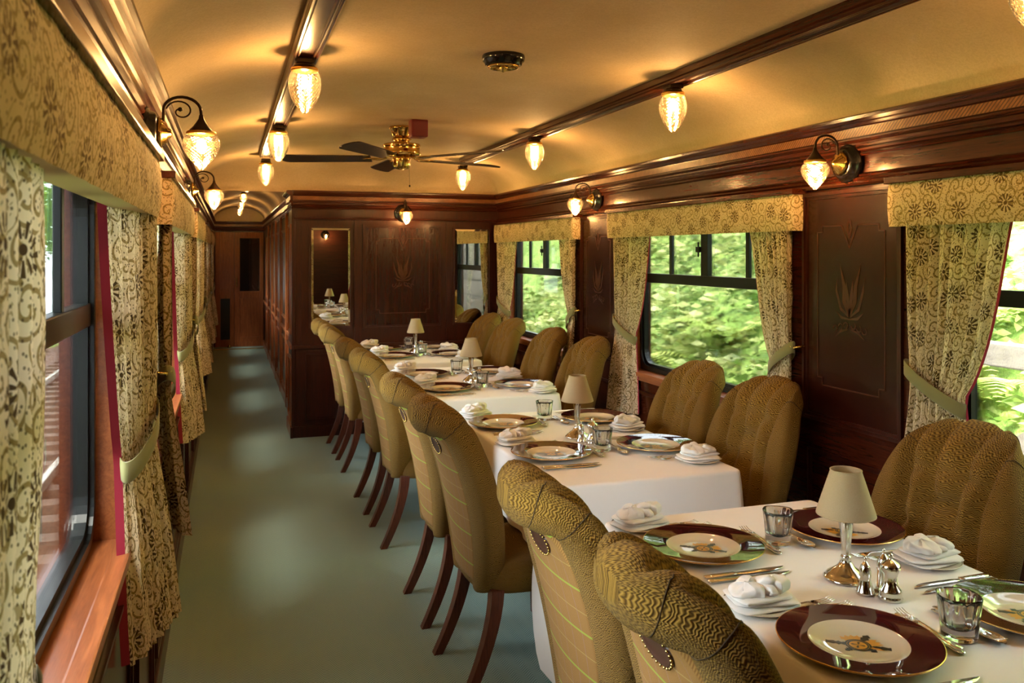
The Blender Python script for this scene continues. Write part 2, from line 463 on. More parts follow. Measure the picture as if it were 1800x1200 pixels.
# header above the corridor mouth closes the gap to the roof
MB().box(XL, XP+.1, YF-.012, YF-.002, 2.07, 2.45).build('ceiling_lunette', CEIL, kind='structure')
MB().box(XL, XP, YE, YE+.04, CZ+.0, CZ+.012).box(XL, XP, YE-.0, YE+.03, 2.335, 2.46).build('ceiling_header', CEIL, kind='structure')

# ---- cornices
def cornice_prof(xi, s, z=0.0):
    """s=+1 projects towards +X from face xi"""
    pts = [(0,1.925),(.010,1.925),(.015,1.931),(.010,1.938),(.006,1.942),(.014,1.946),(.018,1.953),(.012,1.961),(.016,1.968),(.016,1.976),(.024,1.980),(.030,1.986),(.030,1.992),(.022,1.996),(.022,2.034),(.030,2.038),
           (.036,2.046),(.046,2.050),(.054,2.060),(.054,2.072),(.046,2.078),(.0,2.078)]
    return [(xi+s*a, b) for a, b in pts]
def cornice(name, xi, s, axis, a0, a1, band):
    c = MB().prism(cornice_prof(xi, s), axis, a0, a1).build(name, MAHY if axis == 'Y' else MAHX, kind='structure')
    f = xi+s*.0225
    b = MB()
    if axis == 'Y': b.box(f-.0004, f+.0012*s if s > 0 else f-.0012, a0, a1, 1.999, 2.031)
    else: b.box(a0, a1, f, f+s*.0012, 1.999, 2.031)
    b.build('inlay_band', band, c)
    return c
cornice('trim_1', XR, -1, 'Y', YB, YE, BANDY)
cornice('trim_2', XL, 1, 'Y', YB, YF, BANDY)
cornice('trim_3', YE, -1, 'X', XP-.0, XR, BANDX)
cornice('trim_4', XP+.06, -1, 'Y', YE+.5, YF, BANDY)
cornice('trim_5', XP, -1, 'Y', YE-.03, YE+.5, BANDY)
cornice('trim_6', YF, -1, 'X', XL, XP+.1, BANDX)
# big upper moulding on the aisle side: two more ridges under the cornice (frieze mouldings)
n = 7
for (xi, s, y0, y1) in ((XR, -1, YB, YE), (XL, 1, YB, YF)):
    MB().prism([(xi, 1.812), (xi+s*.020, 1.812), (xi+s*.027, 1.819), (xi+s*.022, 1.827), (xi+s*.014, 1.830), (xi+s*.020, 1.837), (xi+s*.014, 1.844), (xi+s*.008, 1.847), (xi+s*.013, 1.853), (xi+s*.006, 1.859), (xi, 1.861)],
               'Y', y0, y1).build('trim_%d' % n, MAHY, kind='structure'); n += 1
MB().prism([(YE, 1.835), (YE-.016, 1.838), (YE-.018, 1.846), (YE-.008, 1.852), (YE, 1.853)], 'X', XP, XR).build('trim_9', MAHX, kind='structure')

# ---- ceiling rails
def rail(name, xc, x0=None):
    z = 2.262
    p = []
    w = .052
    prof = [(-w, 2.33), (-w, z+.018), (-w+.004, z+.012), (-w+.004, z+.006), (-w+.009, z), (-w+.015, z), (-w+.019, z+.005), (-w+.022, z+.001), (-w+.027, z+.001), (-w+.031, z+.010)]
    prof = prof + [(-a, b) for a, b in prof[::-1]]
    MB().prism([(xc+a, b) for a, b in prof], 'Y', YB, 6.62).build(name, MAHY, kind='structure')
rail('trim_10', .27); rail('trim_11', 1.808)

# ---- windows
def rrect(y0, y1, z0, z1, r, n=6):
    pts = []
    for cy, cz, a0 in ((y1-r, z1-r, 0), (y0+r, z1-r, 90), (y0+r, z0+r, 180), (y1-r, z0+r, 270)):
        for k in range(n+1):
            a = R(a0+90*k/n); pts.append((cy+r*math.cos(a), cz+r*math.sin(a)))
    return pts
def ring(m, outer, inner, xa, xb):
    n = len(outer)
    vs = [(xa, *p) for p in outer]+[(xa, *p) for p in inner]+[(xb, *p) for p in outer]+[(xb, *p) for p in inner]
    fs = []
    for k in range(n):
        j = (k+1) % n
        fs += [(k, j, n+j, n+k), (2*n+k, 2*n+j, 3*n+j, 3*n+k), (k, j, 2*n+j, 2*n+k), (n+k, n+j, 3*n+j, 3*n+k)]
    m.add(vs, fs, flat=True)
def window(idx, xi, s, c, detailed=True):
    xg = xi+s*.085
    root = empty('window_%d' % idx, (0,0,0)); root['kind'] = 'structure'
    y0, y1 = c-HW, c+HW
    m = MB()
    ring(m, rrect(y0, y1, Z0, Z1, .002), rrect(y0+.03, y1-.03, Z0+.03, Z1-.03, .09), xg-s*.008, xg+s*.03)
    ring(m, rrect(y0+.018, y1-.018, Z0+.018, Z1-.018, .10), rrect(y0+.04, y1-.04, Z0+.04, Z1-.04, .085), xg-s*.018, xg+s*.01)
    ring(m, rrect(y0+.036, y1-.036, Z0+.036, Z1-.036, .088), rrect(y0+.055, y1-.055, Z0+.055, Z1-.055, .078), xg-s*.006, xg+s*.02)
    m.build('window_frame', BLACKP, root)
    m = MB(); m.box(xg-s*.012, xg+s*.02, y0+.04, y1-.04, 1.375, 1.43, .004)
    m.build('transom', BLACKP, root)
    m = MB(); m.box(xg-s*.014, xg-s*.012, y0+.05, y1-.05, 1.385, 1.40)
    for dy, w in ((-.38, .014), (0, .034), (.38, .014)):
        b = MB().box(xg-s*(.016 if w > .02 else .006), xg+s*.012, c+dy-w, c+dy+w, 1.428, Z1-.05, .003)
        if w > .02:
            b.box(xg-s*.03, xg-s*.012, c+dy-.03+.06, c+dy+.045+.02, 1.555, 1.585, .003)
            b.box(xg-s*.022, xg-s*.014, c+dy+.05, c+dy+.058, 1.53, 1.61, .002)
        b.build('mullion', BLACKP, root)
    g = MB().box(xg+s*.008, xg+s*.012, y0+.045, y1-.045, Z0+.045, Z1-.045)
    g.build('window_pane', PANE, root)
    # lining boards of the opening and the sill
    m = MB(); m.box(xi+s*.001, xg-s*.006, y0-.001, y0+.008, Z0, Z1); m.box(xi+s*.001, xg-s*.006, y1-.008, y1+.001, Z0, Z1)
    m.build('window_lining', SILLW, root)
    m = MB().box(xi-s*.002, xg-s*.006, y0+.006, y1-.006, Z0-.004, Z0+.010); m.box(xi-s*.022, xi+s*.02, y0-.03, y1+.03, Z0-.014, Z0+.012, .005)
    m.box(xi-s*.012, xi, y0-.02, y1+.02, Z0-.036, Z0-.014, .003)
    m.build('window_sill', SILLW, root)
i = 1
for c in WC[1:]: window(i, XL, -1, c); i += 1
for c in WC[1:4]: window(i, XR, 1, c); i += 1

# ---- wall panelling: moulded frames
def frame_y(m, x, s, y0, y1, z0, z1, w=.022, t=.012):
    """moulding ring on a wall whose face is x, s = direction into the room"""
    for (d, h) in ((0, t), (w*.45, t*.5)):
        ring(m, rrect(y0+d, y1-d, z0+d, z1-d, .001, 1), rrect(y0+d+w*.5, y1-d-w*.5, z0+d+w*.5, z1-d-w*.5, .001, 1), x, x+s*h)
def swap(m0):  # x<->y
    m0.v = [(b, a, c) for a, b, c in m0.v]; return m0
# side walls, lower panelling + pillar panels
for (xi, s, cs, y1, nm) in ((XR, -1, WC[:4], YE, wr), (XL, 1, WC, YF, wl)):
    m = MB(); v = MB()
    for c in cs:
        for a, b in ((c-.80, c-.02), (c+.02, c+.80)):
            if a > YB and b < y1: frame_y(m, xi, s, a, b, .16, .74)
        a, b = c+.92, min(c+1.48, y1-.02)
        if b-a > .3 and b < y1:
            frame_y(m, xi, s, a, b, .86, 1.80, .028, .014)
            frame_y(m, xi, s, a+.03, b-.03, .12, .74)
            v.box(xi, xi+s*.003, a+.03, b-.03, .89, 1.77)
    m.box(xi, xi+s*.014, YB, y1, 0, .11, .004)
    m.build('panel_moulding', MAH, nm); v.build('veneer_panel', PANEL, nm)

def inlay(parent, put, w):
    """marquetry: line border broken by a V at the head, flame of feathers over a scrolled base; put(u, v) -> point"""
    m = MB()
    def strip(pts, th):
        for a, b in zip(pts, pts[1:]):
            a = Vector(a); b = Vector(b); d = (b-a).normalized(); n = Vector((-d.y, d.x))*th/2
            q = [a+n, b+n, b-n, a-n]; m.add([put(*p, .0045) for p in q]+[put(*p, .0) for p in q], [(0,1,2,3),(4,7,6,5),(0,4,5,1),(1,5,6,2),(2,6,7,3),(3,7,4,0)], flat=True)
    h = .30
    for sg in (-1, 1):
        strip([(0, h-.07), (sg*.045, h+.02), (sg*(w-.03), h+.02), (sg*(w-.03), h-.005), (sg*w, h-.005), (sg*w, -h), (sg*(w-.03), -h), (sg*(w-.03), -h-.03), (0, -h-.03)], .005)
    strip([(0, h+.045), (.012, h+.01), (0, h-.03), (-.012, h+.01), (0, h+.045)], .007)
    def blade(pts, w0):
        c = []
        for i, p in enumerate(pts):
            t = i/(len(pts)-1); d = Vector(pts[min(i+1, len(pts)-1)])-Vector(pts[max(i-1, 0)]); d.normalize()
            c.append((Vector(p), Vector((-d.y, d.x))*w0*math.sin(PI*min(1, .12+t*.88))**.8))
        vs = [put(*(p+n), .004) for p, n in c]+[put(*(p-n), .004) for p, n in c]; k = len(c)
        m.add(vs, [(i, i+1, k+i+1, k+i) for i in range(k-1)], flat=True)
    for sg, sc in ((-1, 1), (1, .85)):
        blade([(0, -.04), (sg*.03, .02), (sg*.035*sc, .08), (sg*.065*sc, .17)], .011)
        blade([(sg*.005, -.04), (sg*.05, -.01), (sg*.075, .06), (sg*.085*sc, .12)], .007)
        blade([(0, -.03), (sg*.012, .04), (sg*.02, .11)], .010)
        blade([(0, -.05), (sg*.045, -.045), (sg*.08, -.02)], .006)
        for q in range(3):
            cx = sg*(.022+.03*q); strip([(cx+.012*math.cos(a), -.075-.008*q+.012*math.sin(a)) for a in [k*PI/5*sg for k in range(8)]], .004)
        blade([(sg*.01, -.09), (sg*.05, -.10), (sg*.085, -.125)], .005)
    m.build('marquetry', INLAY, parent)
for c in WC[:3]:
    yc = c+1.2
    inlay(wr, lambda u, v, t, yc=yc: (XR-.003-t*.4, yc+u, 1.34+v), .19)

# ---- partition facing the tables
m = MB()
def frame_x(m, y, x0, x1, z0, z1, w=.024, t=.012):
    q = MB(); frame_y(q, y, -1, x0, x1, z0, z1, w, t); swap(q); m.add(q.v, q.f, flat=True)
frame_x(m, YE, 1.10, 1.80, .90, 1.80, .03, .014)
frame_x(m, YE, 1.10, 1.80, .14, .70)
frame_x(m, YE, .62, 1.03, .14, .70)
frame_x(m, YE, 1.87, 2.27, .14, .70)
m.box(XP-.004, XR, YE-.022, YE, .745, .775, .005)
m.box(XP-.002, XR, YE-.016, YE, .0, .095, .004)
for x in (.60, 1.045, 1.855):
    m.box(x-.018, x+.018, YE-.006, YE, .775, 1.835)
m.build('panel_moulding', MAH, wp)
MB().box(1.13, 1.77, YE-.003, YE, .93, 1.77).build('veneer_panel', PANEL, wp)
inlay(wp, lambda u, v, t: (1.45+u, YE-.003-t*.4, 1.36+v), .235)
MB().box(XP-.022, XP, YE-.03, YE+.02, .0, .09, .004).box(XP-.010, XP+.02, YE-.008, YE+.03, .09, 1.96, .004).build('corner_post', MAH, wp)
# corridor side of the partition: pilasters and panels
m = MB(); x = XP+.06
ys = [YE+.5+k*1.02 for k in range(8)]
for a, b in zip(ys, ys[1:]):
    if b > YF: break
    frame_y(m, x, -1, a+.13, b-.10, .13, .66, .03, .014); frame_y(m, x, -1, a+.13, b-.10, .86, 1.80, .03, .014)
    m.box(x-.028, x, a-.03, a+.04, .0, 1.95, .004)
m.box(x-.020, x, YE+.5, YF, .74, .775, .005); m.box(x-.022, x, YE+.5, YF, 0, .10, .004)
frame_y(m, XP, -1, YE+.08, YE+.44, .13, .66, .03, .014); frame_y(m, XP, -1, YE+.08, YE+.44, .86, 1.80, .03, .014)
m.box(XP-.020, XP, YE+.02, YE+.5, .74, .775, .005); m.box(XP-.02, XP, YE+.02, YE+.5, 0, .10, .004)
m.build('panel_moulding', DOORW, wp)

# mirrors
def mirror(x0, x1, label):
    t = empty('wall_mirror', ((x0+x1)/2, YE, .93))
    w = (x1-x0)/2; b = .018; z = .835
    vs = [(-w,-.012,0),(w,-.012,0),(w,-.012,z),(-w,-.012,z),(-w+b,-.017,b),(w-b,-.017,b),(w-b,-.017,z-b),(-w+b,-.017,z-b),(-w,0,0),(w,0,0),(w,0,z),(-w,0,z)]
    MB().add(vs, [(4,5,6,7),(0,1,5,4),(1,2,6,5),(2,3,7,6),(3,0,4,7),(8,9,1,0),(9,10,2,1),(10,11,3,2),(11,8,0,3)], flat=True).build('mirror_glass', MIRROR, t)
    m = MB(); q = MB(); ring(q, rrect(-w-.016, w+.016, -.016, z+.016, .001, 1), rrect(-w, w, 0, z, .001, 1), 0, -.016); swap(q); m.add(q.v, q.f, flat=True)
    m.build('mirror_frame', MAH, t)
    tag(t, label, 'mirror')
mirror(.665, .992, 'tall mirror on the end wall between the corner and the inlaid panel')
mirror(1.915, 2.235, 'tall mirror on the end wall beside the window corner')

# end door of the corridor
dr = empty('door_1', (0,0,0)); dr['kind'] = 'structure'
x0, x1 = .10, .56
m = MB(); Y = YF-.03
m.box(x0, x0+.085, Y, YF, 0, 1.90, .003); m.box(x1-.06, x1, Y, YF, 0, 1.90, .003)
m.box(x0+.085, x1-.06, Y, YF, 0, .16, .003); m.box(x0+.085, x1-.06, Y, YF, .80, .92, .003); m.box(x0+.085, x1-.06, Y, YF, 1.80, 1.90, .003)
m.box(x0+.08, x1-.055, Y+.012, YF, .15, .82)
m.build('door_frame', DOORW, dr)
MB().box(x0+.08, x1-.055, Y+.012, Y+.016, .91, 1.81).build('door_pane', plain('dark_door_glass', (.012,.010,.010,1), .03, 0, Coat_Weight=1.), dr)
MB().tube([(x0+.035, Y-.004, 1.00), (x0+.035, Y-.03, 1.02), (x0+.035, Y-.035, 1.08), (x0+.035, Y-.03, 1.14), (x0+.035, Y-.004, 1.16)], .009, 8).build('door_handle', BRASS, dr)
d2 = empty('door_2', (0,0,0)); d2['kind'] = 'structure'
m = MB(); Y2 = YF-.02
m.box(-.20, -.12, Y2, YF, 0, 1.90, .003); m.box(.03, .095, Y2, YF, 0, 1.9, .003); m.box(-.12, .03, Y2, YF, .80, .98, .003); m.box(-.12, .03, Y2, YF, 1.78, 1.9, .003); m.box(-.12, .03, Y2+.008, YF, .98, 1.78)
m.box(-.12, .03, Y2, YF, 0, .12)
m.build('door_frame', DOORW, d2)
MB().box(-.12, .03, Y2+.006, Y2+.010, .12, .80).build('door_pane', BLACKP, d2)
MB().box(XL, XP+.06, YF-.45, YF-.40, 0, .012, .003).build('trim_12', BRASS, kind='structure')
ds = MB().lathe([(.0,0),(.035,.0),(.035,.012),(.02,.03),(.012,.045),(0,.05)], 16).build('door_stop', BRASS, loc=(.02, YF-.12, .0))
tag(ds, 'small brass door stop on the floor before the corridor end', 'door stop')

# ------------------------------------------------------------------ pelmets and curtains
def valance(xi, s, c, label, group):
    t = empty('valance', (xi, c, 1.645)); H = .155; P = .062; L = .925
    yy0 = -L; z0, z1 = 0, H
    m = MB()
    # padded cover: front + two end returns as one wrapped strip, slightly bulging
    path = []
    for k in range(9): path.append((P*k/8*s, -L, P*k/8))
    for k in range(1, 64): path.append((P*s, -L+2*L*k/64, P+2*L*k/64))
    for k in range(8, -1, -1): path.append((P*k/8*s, L, 2*P+2*L-P*k/8))
    NP = len(path)-1
    def fn(u, v):
        i = min(NP, int(round(u*NP))); x, y, d = path[i]
        b = .010*math.sin(PI*v)**.7+.0012*math.sin(d*170+3*v) * (1 if s > 0 else .5)
        cx = 1 if abs(x) > P*.98 and abs(y) < L*.999 else .25
        ey = (1 if y > 0 else -1)*(1 if abs(y) > L*.999 else 0)
        return (x+s*b*cx, y+ey*b*.5, H*v)
    m.grid(fn, NP, 10, lambda u, v: (path[min(NP, int(round(u*NP)))][2]+c, v*H+.3*c))
    m.box(0, s*P, -L+.001, L-.001, .004, .012)
    m.build('valance_cover', VALM, t, fixn=False)
    m = MB().box(0, s*(P+.014), -L-.012, L+.012, H-.002, H+.022, .003)
    m.build('pelmet_board', MAHY, t)
    tag(t, label, 'valance', group)

def curtain(xi, s, yh, dirn, label, group, seed, w0=.40, push=0.0, wt=.19, amp0=.0165, tilt=.056, lin=.018):
    """yh: pillar-side edge; dirn: towards the window centre; s: into the room"""
    rnd = random.Random(seed); ph = rnd.random()*6; nf = 6.5
    t = empty('curtain', (xi, yh, .60))
    ZT, ZB, ZK = 1.10, .0, .47      # heights above the hem
    def wid(z):
        if z > ZK:
            q = (z-ZK)/(ZT-ZK); return wt+(w0-wt)*q**.75
        q = 1-z/ZK; return wt+.085*math.sin(q*PI/2)
    def pos(u, z, off=0, ex=0):
        q = wid(z); near = math.exp(-((z-ZK)/.16)**2)
        amp = min(1, .15+(1-u)*9)*amp0*(1-.5*near)*(1 if z > ZK else 1.15)
        y = u*q+ex
        fold = (2*abs(math.sin(u*nf*PI*1.25+ph+.35*math.sin(z*4+ph)))**.75-1)*amp+math.sin(u*nf*4.3*PI+2*ph)*amp*.18
        base = .026-tilt*u+(.05*(1-z/ZK)*(1-.5*u) if z < ZK else 0)+push*(1-z/ZT)
        # pulled back by the band on the free side
        return (s*(base+.020+fold+off), dirn*(y+.012*math.sin(z*7+ph)*u), z)
    m = MB()
    N, Hh = 120, 30
    arc = [0]
    m.grid(lambda u, v: pos(u, ZT*v), N, Hh, lambda u, v: (u*.95+seed*.37, v*ZT*.95+seed*.11))
    m.build('curtain_cloth', CURT, t, fixn=False)
    m = MB(); m.grid(lambda u, v: pos(1, .006+(ZT-.006)*v, -lin*u, .008*u), 3, 30)
    m.build('curtain_lining', LIN, t, fixn=False)
    # tie band, sloping from the hook at the pillar down to the free edge
    m = MB(); n = 40; hw = .026
    q = wid(ZK)
    def loop(k):
        a = 2*PI*k/n
        yy = q*.5+(q*.5+.014)*math.cos(a); xx = .030+.034*math.sin(a)-.020*math.cos(a)
        zz = ZK+.075-.11*(yy/q)
        return Vector((s*max(xx, -.03), dirn*yy, zz))
    vs = []; fs = []
    for k in range(n):
        p = loop(k)
        for dz, dx in ((-hw, 0), (-hw*.9, .003), (hw*.9, .003), (hw, 0)):
            cdir = Vector((p.x-s*.03, p.y-dirn*q*.5, 0)).normalized()
            vs.append(p+Vector((0,0,dz))+cdir*dx)
    for k in range(n):
        for j in range(4):
            a = k*4+j; b = k*4+(j+1) % 4; c2 = ((k+1) % n)*4+j; d2 = ((k+1) % n)*4+(j+1) % 4
            fs.append((a, b, d2, c2))
    m.add(vs, fs)
    m.build('tieback', TIE, t)
    hy = -dirn*.035
    m = MB().tube([(0, hy, ZK+.09), (s*.03, hy, ZK+.085), (s*.045, hy+dirn*.012, ZK+.082), (s*.05, hy+dirn*.03, ZK+.085)], .005, 8)
    Mx = Matrix.Rotation(R(90)*s, 4, 'Y')
    m.lathe([(0,0),(.014,.0),(.012,.005),(0,.007)], 14, (0, hy, ZK+.09), Mx)
    m.lathe([(0,-.008),(.007,-.004),(.009,0),(.007,.005),(0,.008)], 12, (s*.055, hy+dirn*.03, ZK+.085))
    m.tube([(s*.045, hy+dirn*.012, ZK+.08), (s*.045, dirn*.0, ZK+.078), (s*.05, dirn*.012, ZK+.072)], .007, 6)
    m.build('tieback_hook', BRASS, t)
    tag(t, label, 'curtain', group)

ords = ['nearest', 'second', 'third', 'fourth', 'fifth', 'sixth']
for k, c in enumerate(WC[1:6]):
    valance(XL, 1, c, 'padded scroll-print valance over the %s window of the aisle side' % ords[k], 'valances along the aisle wall')
    if k < 5:
        if k > 0 or True:
            curtain(XL, 1, c-.895, 1, ('dark out-of-focus scroll-print curtain at the left frame edge' if k == 0 else 'scroll-print curtain tied back at the near side of the %s aisle window' % ords[k]), 'curtains along the aisle wall', 3+k,   .52 if k == 0 else .40, .01, .48 if k == 0 else .19, tilt=.03 if k == 0 else .056)
        curtain(XL, 1, c+.865, -1, ('scroll-print curtain with red lining tied back at the far side of the nearest aisle window' if k == 0 else 'scroll-print curtain tied back at the far side of the %s aisle window' % ords[k]), 'curtains along the aisle wall', 13+k, .42, .01)
for k, c in enumerate(WC[1:4]):
    nm = ['window at the right frame edge', 'middle window of the dining side', 'farthest window of the dining side'][k]
    valance(XR, -1, c, 'flat scroll-print valance over the '+nm, 'valances along the dining wall')
    if k > 0: curtain(XR, -1, c-.895, 1, 'scroll-print curtain, near side of the '+nm, 'curtains along the dining wall', 23+k, .38, amp0=.023, tilt=.04, lin=.003)
    curtain(XR, -1, c+.845, -1, 'scroll-print curtain, far side of the '+nm, 'curtains along the dining wall', 33+k, .40, amp0=.023, tilt=.04, lin=.003)

# ------------------------------------------------------------------ lamps
def ceiling_lamp():
    t = empty('ceiling_lamp')
    MB().box(-.033, .033, -.033, .033, -.018, 0, .004).lathe([(.0,-.03),(.040,-.03),(.036,-.018),(.03,-.014)], 24).build('lamp_mount', BRONZE, t)
    MB().lathe([(.046,-.046),(.050,-.044),(.050,-.036),(.044,-.030),(.0,-.030)], 28).build('gallery', GALLERY, t)
    pr = [(.045,-.042),(.052,-.055),(.0585,-.075),(.060,-.095),(.057,-.120),(.049,-.145),(.036,-.170),(.020,-.190),(.008,-.200),(.0,-.202)]
    MB().lathe(pr, 40, uv=True).build('glass_shade', GLOBE, t)
    MB().lathe([(0,-.058),(.007,-.060),(.009,-.075),(.012,-.090),(.009,-.104),(0,-.110)], 10).build('bulb', BULBC, t)
    return Proto(t)
CL = ceiling_lamp()
for side, x in (('left', .27), ('right', 1.808)):
    for k, y in enumerate((1.52, 3.25, 4.99, 6.70)):
        if k == 0 and side == 'left': lab = 'egg-shaped glass lamp on the left ceiling rail, above the frame'
        elif k == 0: lab = 'egg-shaped glass lamp on the right ceiling rail, at the frame corner'
        else: lab = 'egg-shaped glass lamp on the %s ceiling rail, %s' % (side, [None, 'nearest the camera', 'middle of its three', 'farthest, at the rail end'][k])
        z = 2.262+(.008 if y < 6.65 else -.004)
        CL.put((x, y, z if y < 6.65 else 2.262), 0, lab, 'ceiling lamp', 'glass lamps on the ceiling rails')
for k, y in enumerate((8.6, 10.4, 12.2, 14.0)):
    CL.put((.17, y, 2.262), 0, 'small glass lamp on the corridor ceiling, %s from the corridor mouth' % ('first', 'second', 'third', 'last')[k], 'ceiling lamp', 'glass lamps on the corridor ceiling', scale=(.72, .72, .62))

def sconce():
    """local +x away from the wall, z=0 at the plate centre"""
    t = empty('wall_sconce'); Mx = Matrix.Rotation(R(90), 4, 'Y')
    MB().lathe([(.0,0),(.078,0),(.078,.014),(.070,.024),(.064,.026),(.060,.040),(.050,.046),(.0,.048)], 32, (0,0,0), Mx).build('wood_rosette', plain('dark_rosette', (.007,.005,.005,1), .22), t)
    MB().lathe([(.0,.046),(.044,.046),(.046,.052),(.038,.060),(.034,.061),(.028,.070),(.016,.074),(.012,.082),(.0,.086)], 28, (0,0,0), Mx, lob=lambda a, i: 1+.04*math.cos(12*a)).build('brass_plate', BRASS, t)
    m = MB(); X = .165
    pts = [(.055,0,.0),(.060,0,.03),(.062,0,.06)]
    for k in range(13):
        a = PI-PI*k/12; pts.append((.1125+.0515*math.cos(a), 0, .068+.040*math.sin(a)))
    pts += [(X,0,.055)]
    m.tube(pts, .0045, 8)
    sp = []
    for k in range(26):
        a = PI*.95-k*.30; r = .040*(1-k/30); sp.append((.108+r*math.cos(a)*1.0, 0, .066+r*math.sin(a)*.85))
    m.tube(sp, .0025, 6); m.lathe([(0,-.007),(.006,-.004),(.007,0),(.006,.004),(0,.007)], 12, sp[-1])
    m.lathe([(.0,.060),(.006,.058),(.008,.046),(.014,.036),(.022,.024),(.031,.014),(.033,.008),(.0,.008)], 24, (X,0,0), lob=lambda a, i: 1+.05*math.cos(8*a))
    m.build('scroll_arm', BRONZE, t)
    MB().lathe([(.038,.0),(.041,.003),(.039,.009),(.0,.010)], 28, (X,0,0), lob=lambda a, i: 1+.05*math.cos(14*a)).build('gallery', GALLERY, t)
    MB().lathe([(.036,.004),(.046,-.006),(.0525,-.020),(.053,-.034),(.047,-.052),(.034,-.072),(.018,-.091),(.006,-.103),(0,-.106)], 36, (X,0,0)).build('glass_shade', GLOBE, t)
    MB().lathe([(0,-.012),(.008,-.016),(.014,-.030),(.012,-.046),(.006,-.054),(0,-.056)], 10, (X,0,0)).build('bulb', BULBS, t)
    return Proto(t)
WS = sconce()
for k, y in enumerate((2.76, 5.16)):
    WS.put((XR, y, 1.90), PI, 'swan-neck sconce with heart-shaped glass on the dining wall, %s' % ('the nearer one', 'the farther one')[k], 'wall sconce', 'sconces with heart-shaped glass shades')
for k, y in enumerate((2.68, 5.08)):
    WS.put((XL, y, 1.90), 0, 'dark scroll-arm sconce with glass globe on the aisle wall, %s' % ('the big nearer one', 'the smaller farther one')[k], 'wall sconce', 'sconces with heart-shaped glass shades')
WS.put((1.45, YE, 1.90), -PI/2, 'small sconce with a lit heart-shaped glass on the end wall above the inlaid panel', 'wall sconce', 'sconces with heart-shaped glass shades')
WS.put((1.75, YB, 1.90), PI/2, 'sconce on the wall behind the camera seen in the mirror', 'wall sconce', 'sconces with heart-shaped glass shades')

# ------------------------------------------------------------------ ceiling fan, vent, alarm
fx, fy = 1.03, 5.28
fan = empty('ceiling_fan', (fx, fy, 2.335)); tag(fan, 'brass ceiling fan with five dark blades and a pull chain', 'ceiling fan')
MB().lathe([(.075,.01),(.078,-.008),(.070,-.014),(.058,-.05),(.050,-.075),(.0,-.075)], 32).build('canopy', BRASS, fan)
MB().lathe([(.0,-.07),(.062,-.072),(.048,-.085),(.048,-.098),(.112,-.104),(.118,-.112),(.112,-.120),(.112,-.152),(.118,-.160),(.108,-.172),(.06,-.178),(.0,-.178)], 40).build('motor_housing', BRASS, fan)
MB().lathe([(.0,-.176),(.045,-.176),(.055,-.190),(.050,-.205),(.052,-.240),(.040,-.256),(.015,-.262),(.0,-.262)], 32, lob=lambda a, i: 1+.06*math.cos(8*a)).build('switch_housing', BRASS, fan)
for k in range(5):
    a = R(182+72*k)-TH
    Mz = Matrix.Rotation(a, 4, 'Z')
    m = MB()
    for sg in (-1, 1):
        m.tube([Mz @ Vector(p) for p in ((.06, 0, -.175), (.10, sg*.012, -.190), (.14, sg*.03, -.198), (.20, sg*.034, -.196), (.24, sg*.012, -.196))], .005, 6)
    m.build('blade_iron', BRASS, fan)
    out = []
    for q in range(13):
        b = -PI/2+PI*q/12; out.append((.70+.055*math.cos(b), .066*math.sin(b)))
    out += [(.19, .052), (.19, -.052)]
    n = len(out); tilt = Matrix.Rotation(R(13), 4, 'X')
    vs = [Mz @ (tilt @ Vector((x, y, 0))+Vector((0,0,-.192))) for x, y in out]+[Mz @ (tilt @ Vector((x, y, -.006))+Vector((0,0,-.192))) for x, y in out]
    MB().add(vs, [list(range(n)), [n+i for i in range(n)][::-1]]+[(i, (i+1) % n, n+(i+1) % n, n+i) for i in range(n)], flat=True).build('fan_blade', DARKB, fan)
MB().tube([(.045,-.01,-.255), (.048,-.01,-.36)], .0012, 5).lathe([(0,-.372),(.005,-.368),(.006,-.364),(.004,-.358),(0,-.356)], 10, (.048,-.01,0)).build('pull_chain', BRONZE, fan)
v = empty('ceiling_vent', (1.045, 3.25, 2.342)); tag(v, 'round black ceiling vent with a gilt centre rosette', 'ceiling vent')
MB().lathe([(.0,.01),(.083,.01),(.086,-.012),(.083,-.026),(.076,-.030),(.074,-.040),(.062,-.044),(.0,-.040)], 40).build('vent_ring', plain('gloss_black', (.006,.006,.007,1), .15), v)
m = MB().lathe([(.061,-.042),(.063,-.050),(.055,-.053),(.052,-.045)], 36, lob=lambda a, i: 1+.03*math.cos(18*a))
for k in range(6):
    a = k*PI/3; m.tube([(.014*math.cos(a), .014*math.sin(a), -.048), (.053*math.cos(a), .053*math.sin(a), -.047)], .003, 6)
m.lathe([(0,-.070),(.008,-.066),(.010,-.058),(.018,-.052),(.016,-.044),(0,-.042)], 16)
m.build('gilt_rosette', BRASS, v)
al = MB().box(-.05, .05, -.05, .05, -.10, .004, .010).box(-.046, .046, -.052, .052, -.094, -.088).build('fire_alarm', REDP, loc=(1.075, 5.0, 2.338))
tag(al, 'square dark red alarm box on the ceiling beside the fan', 'alarm')

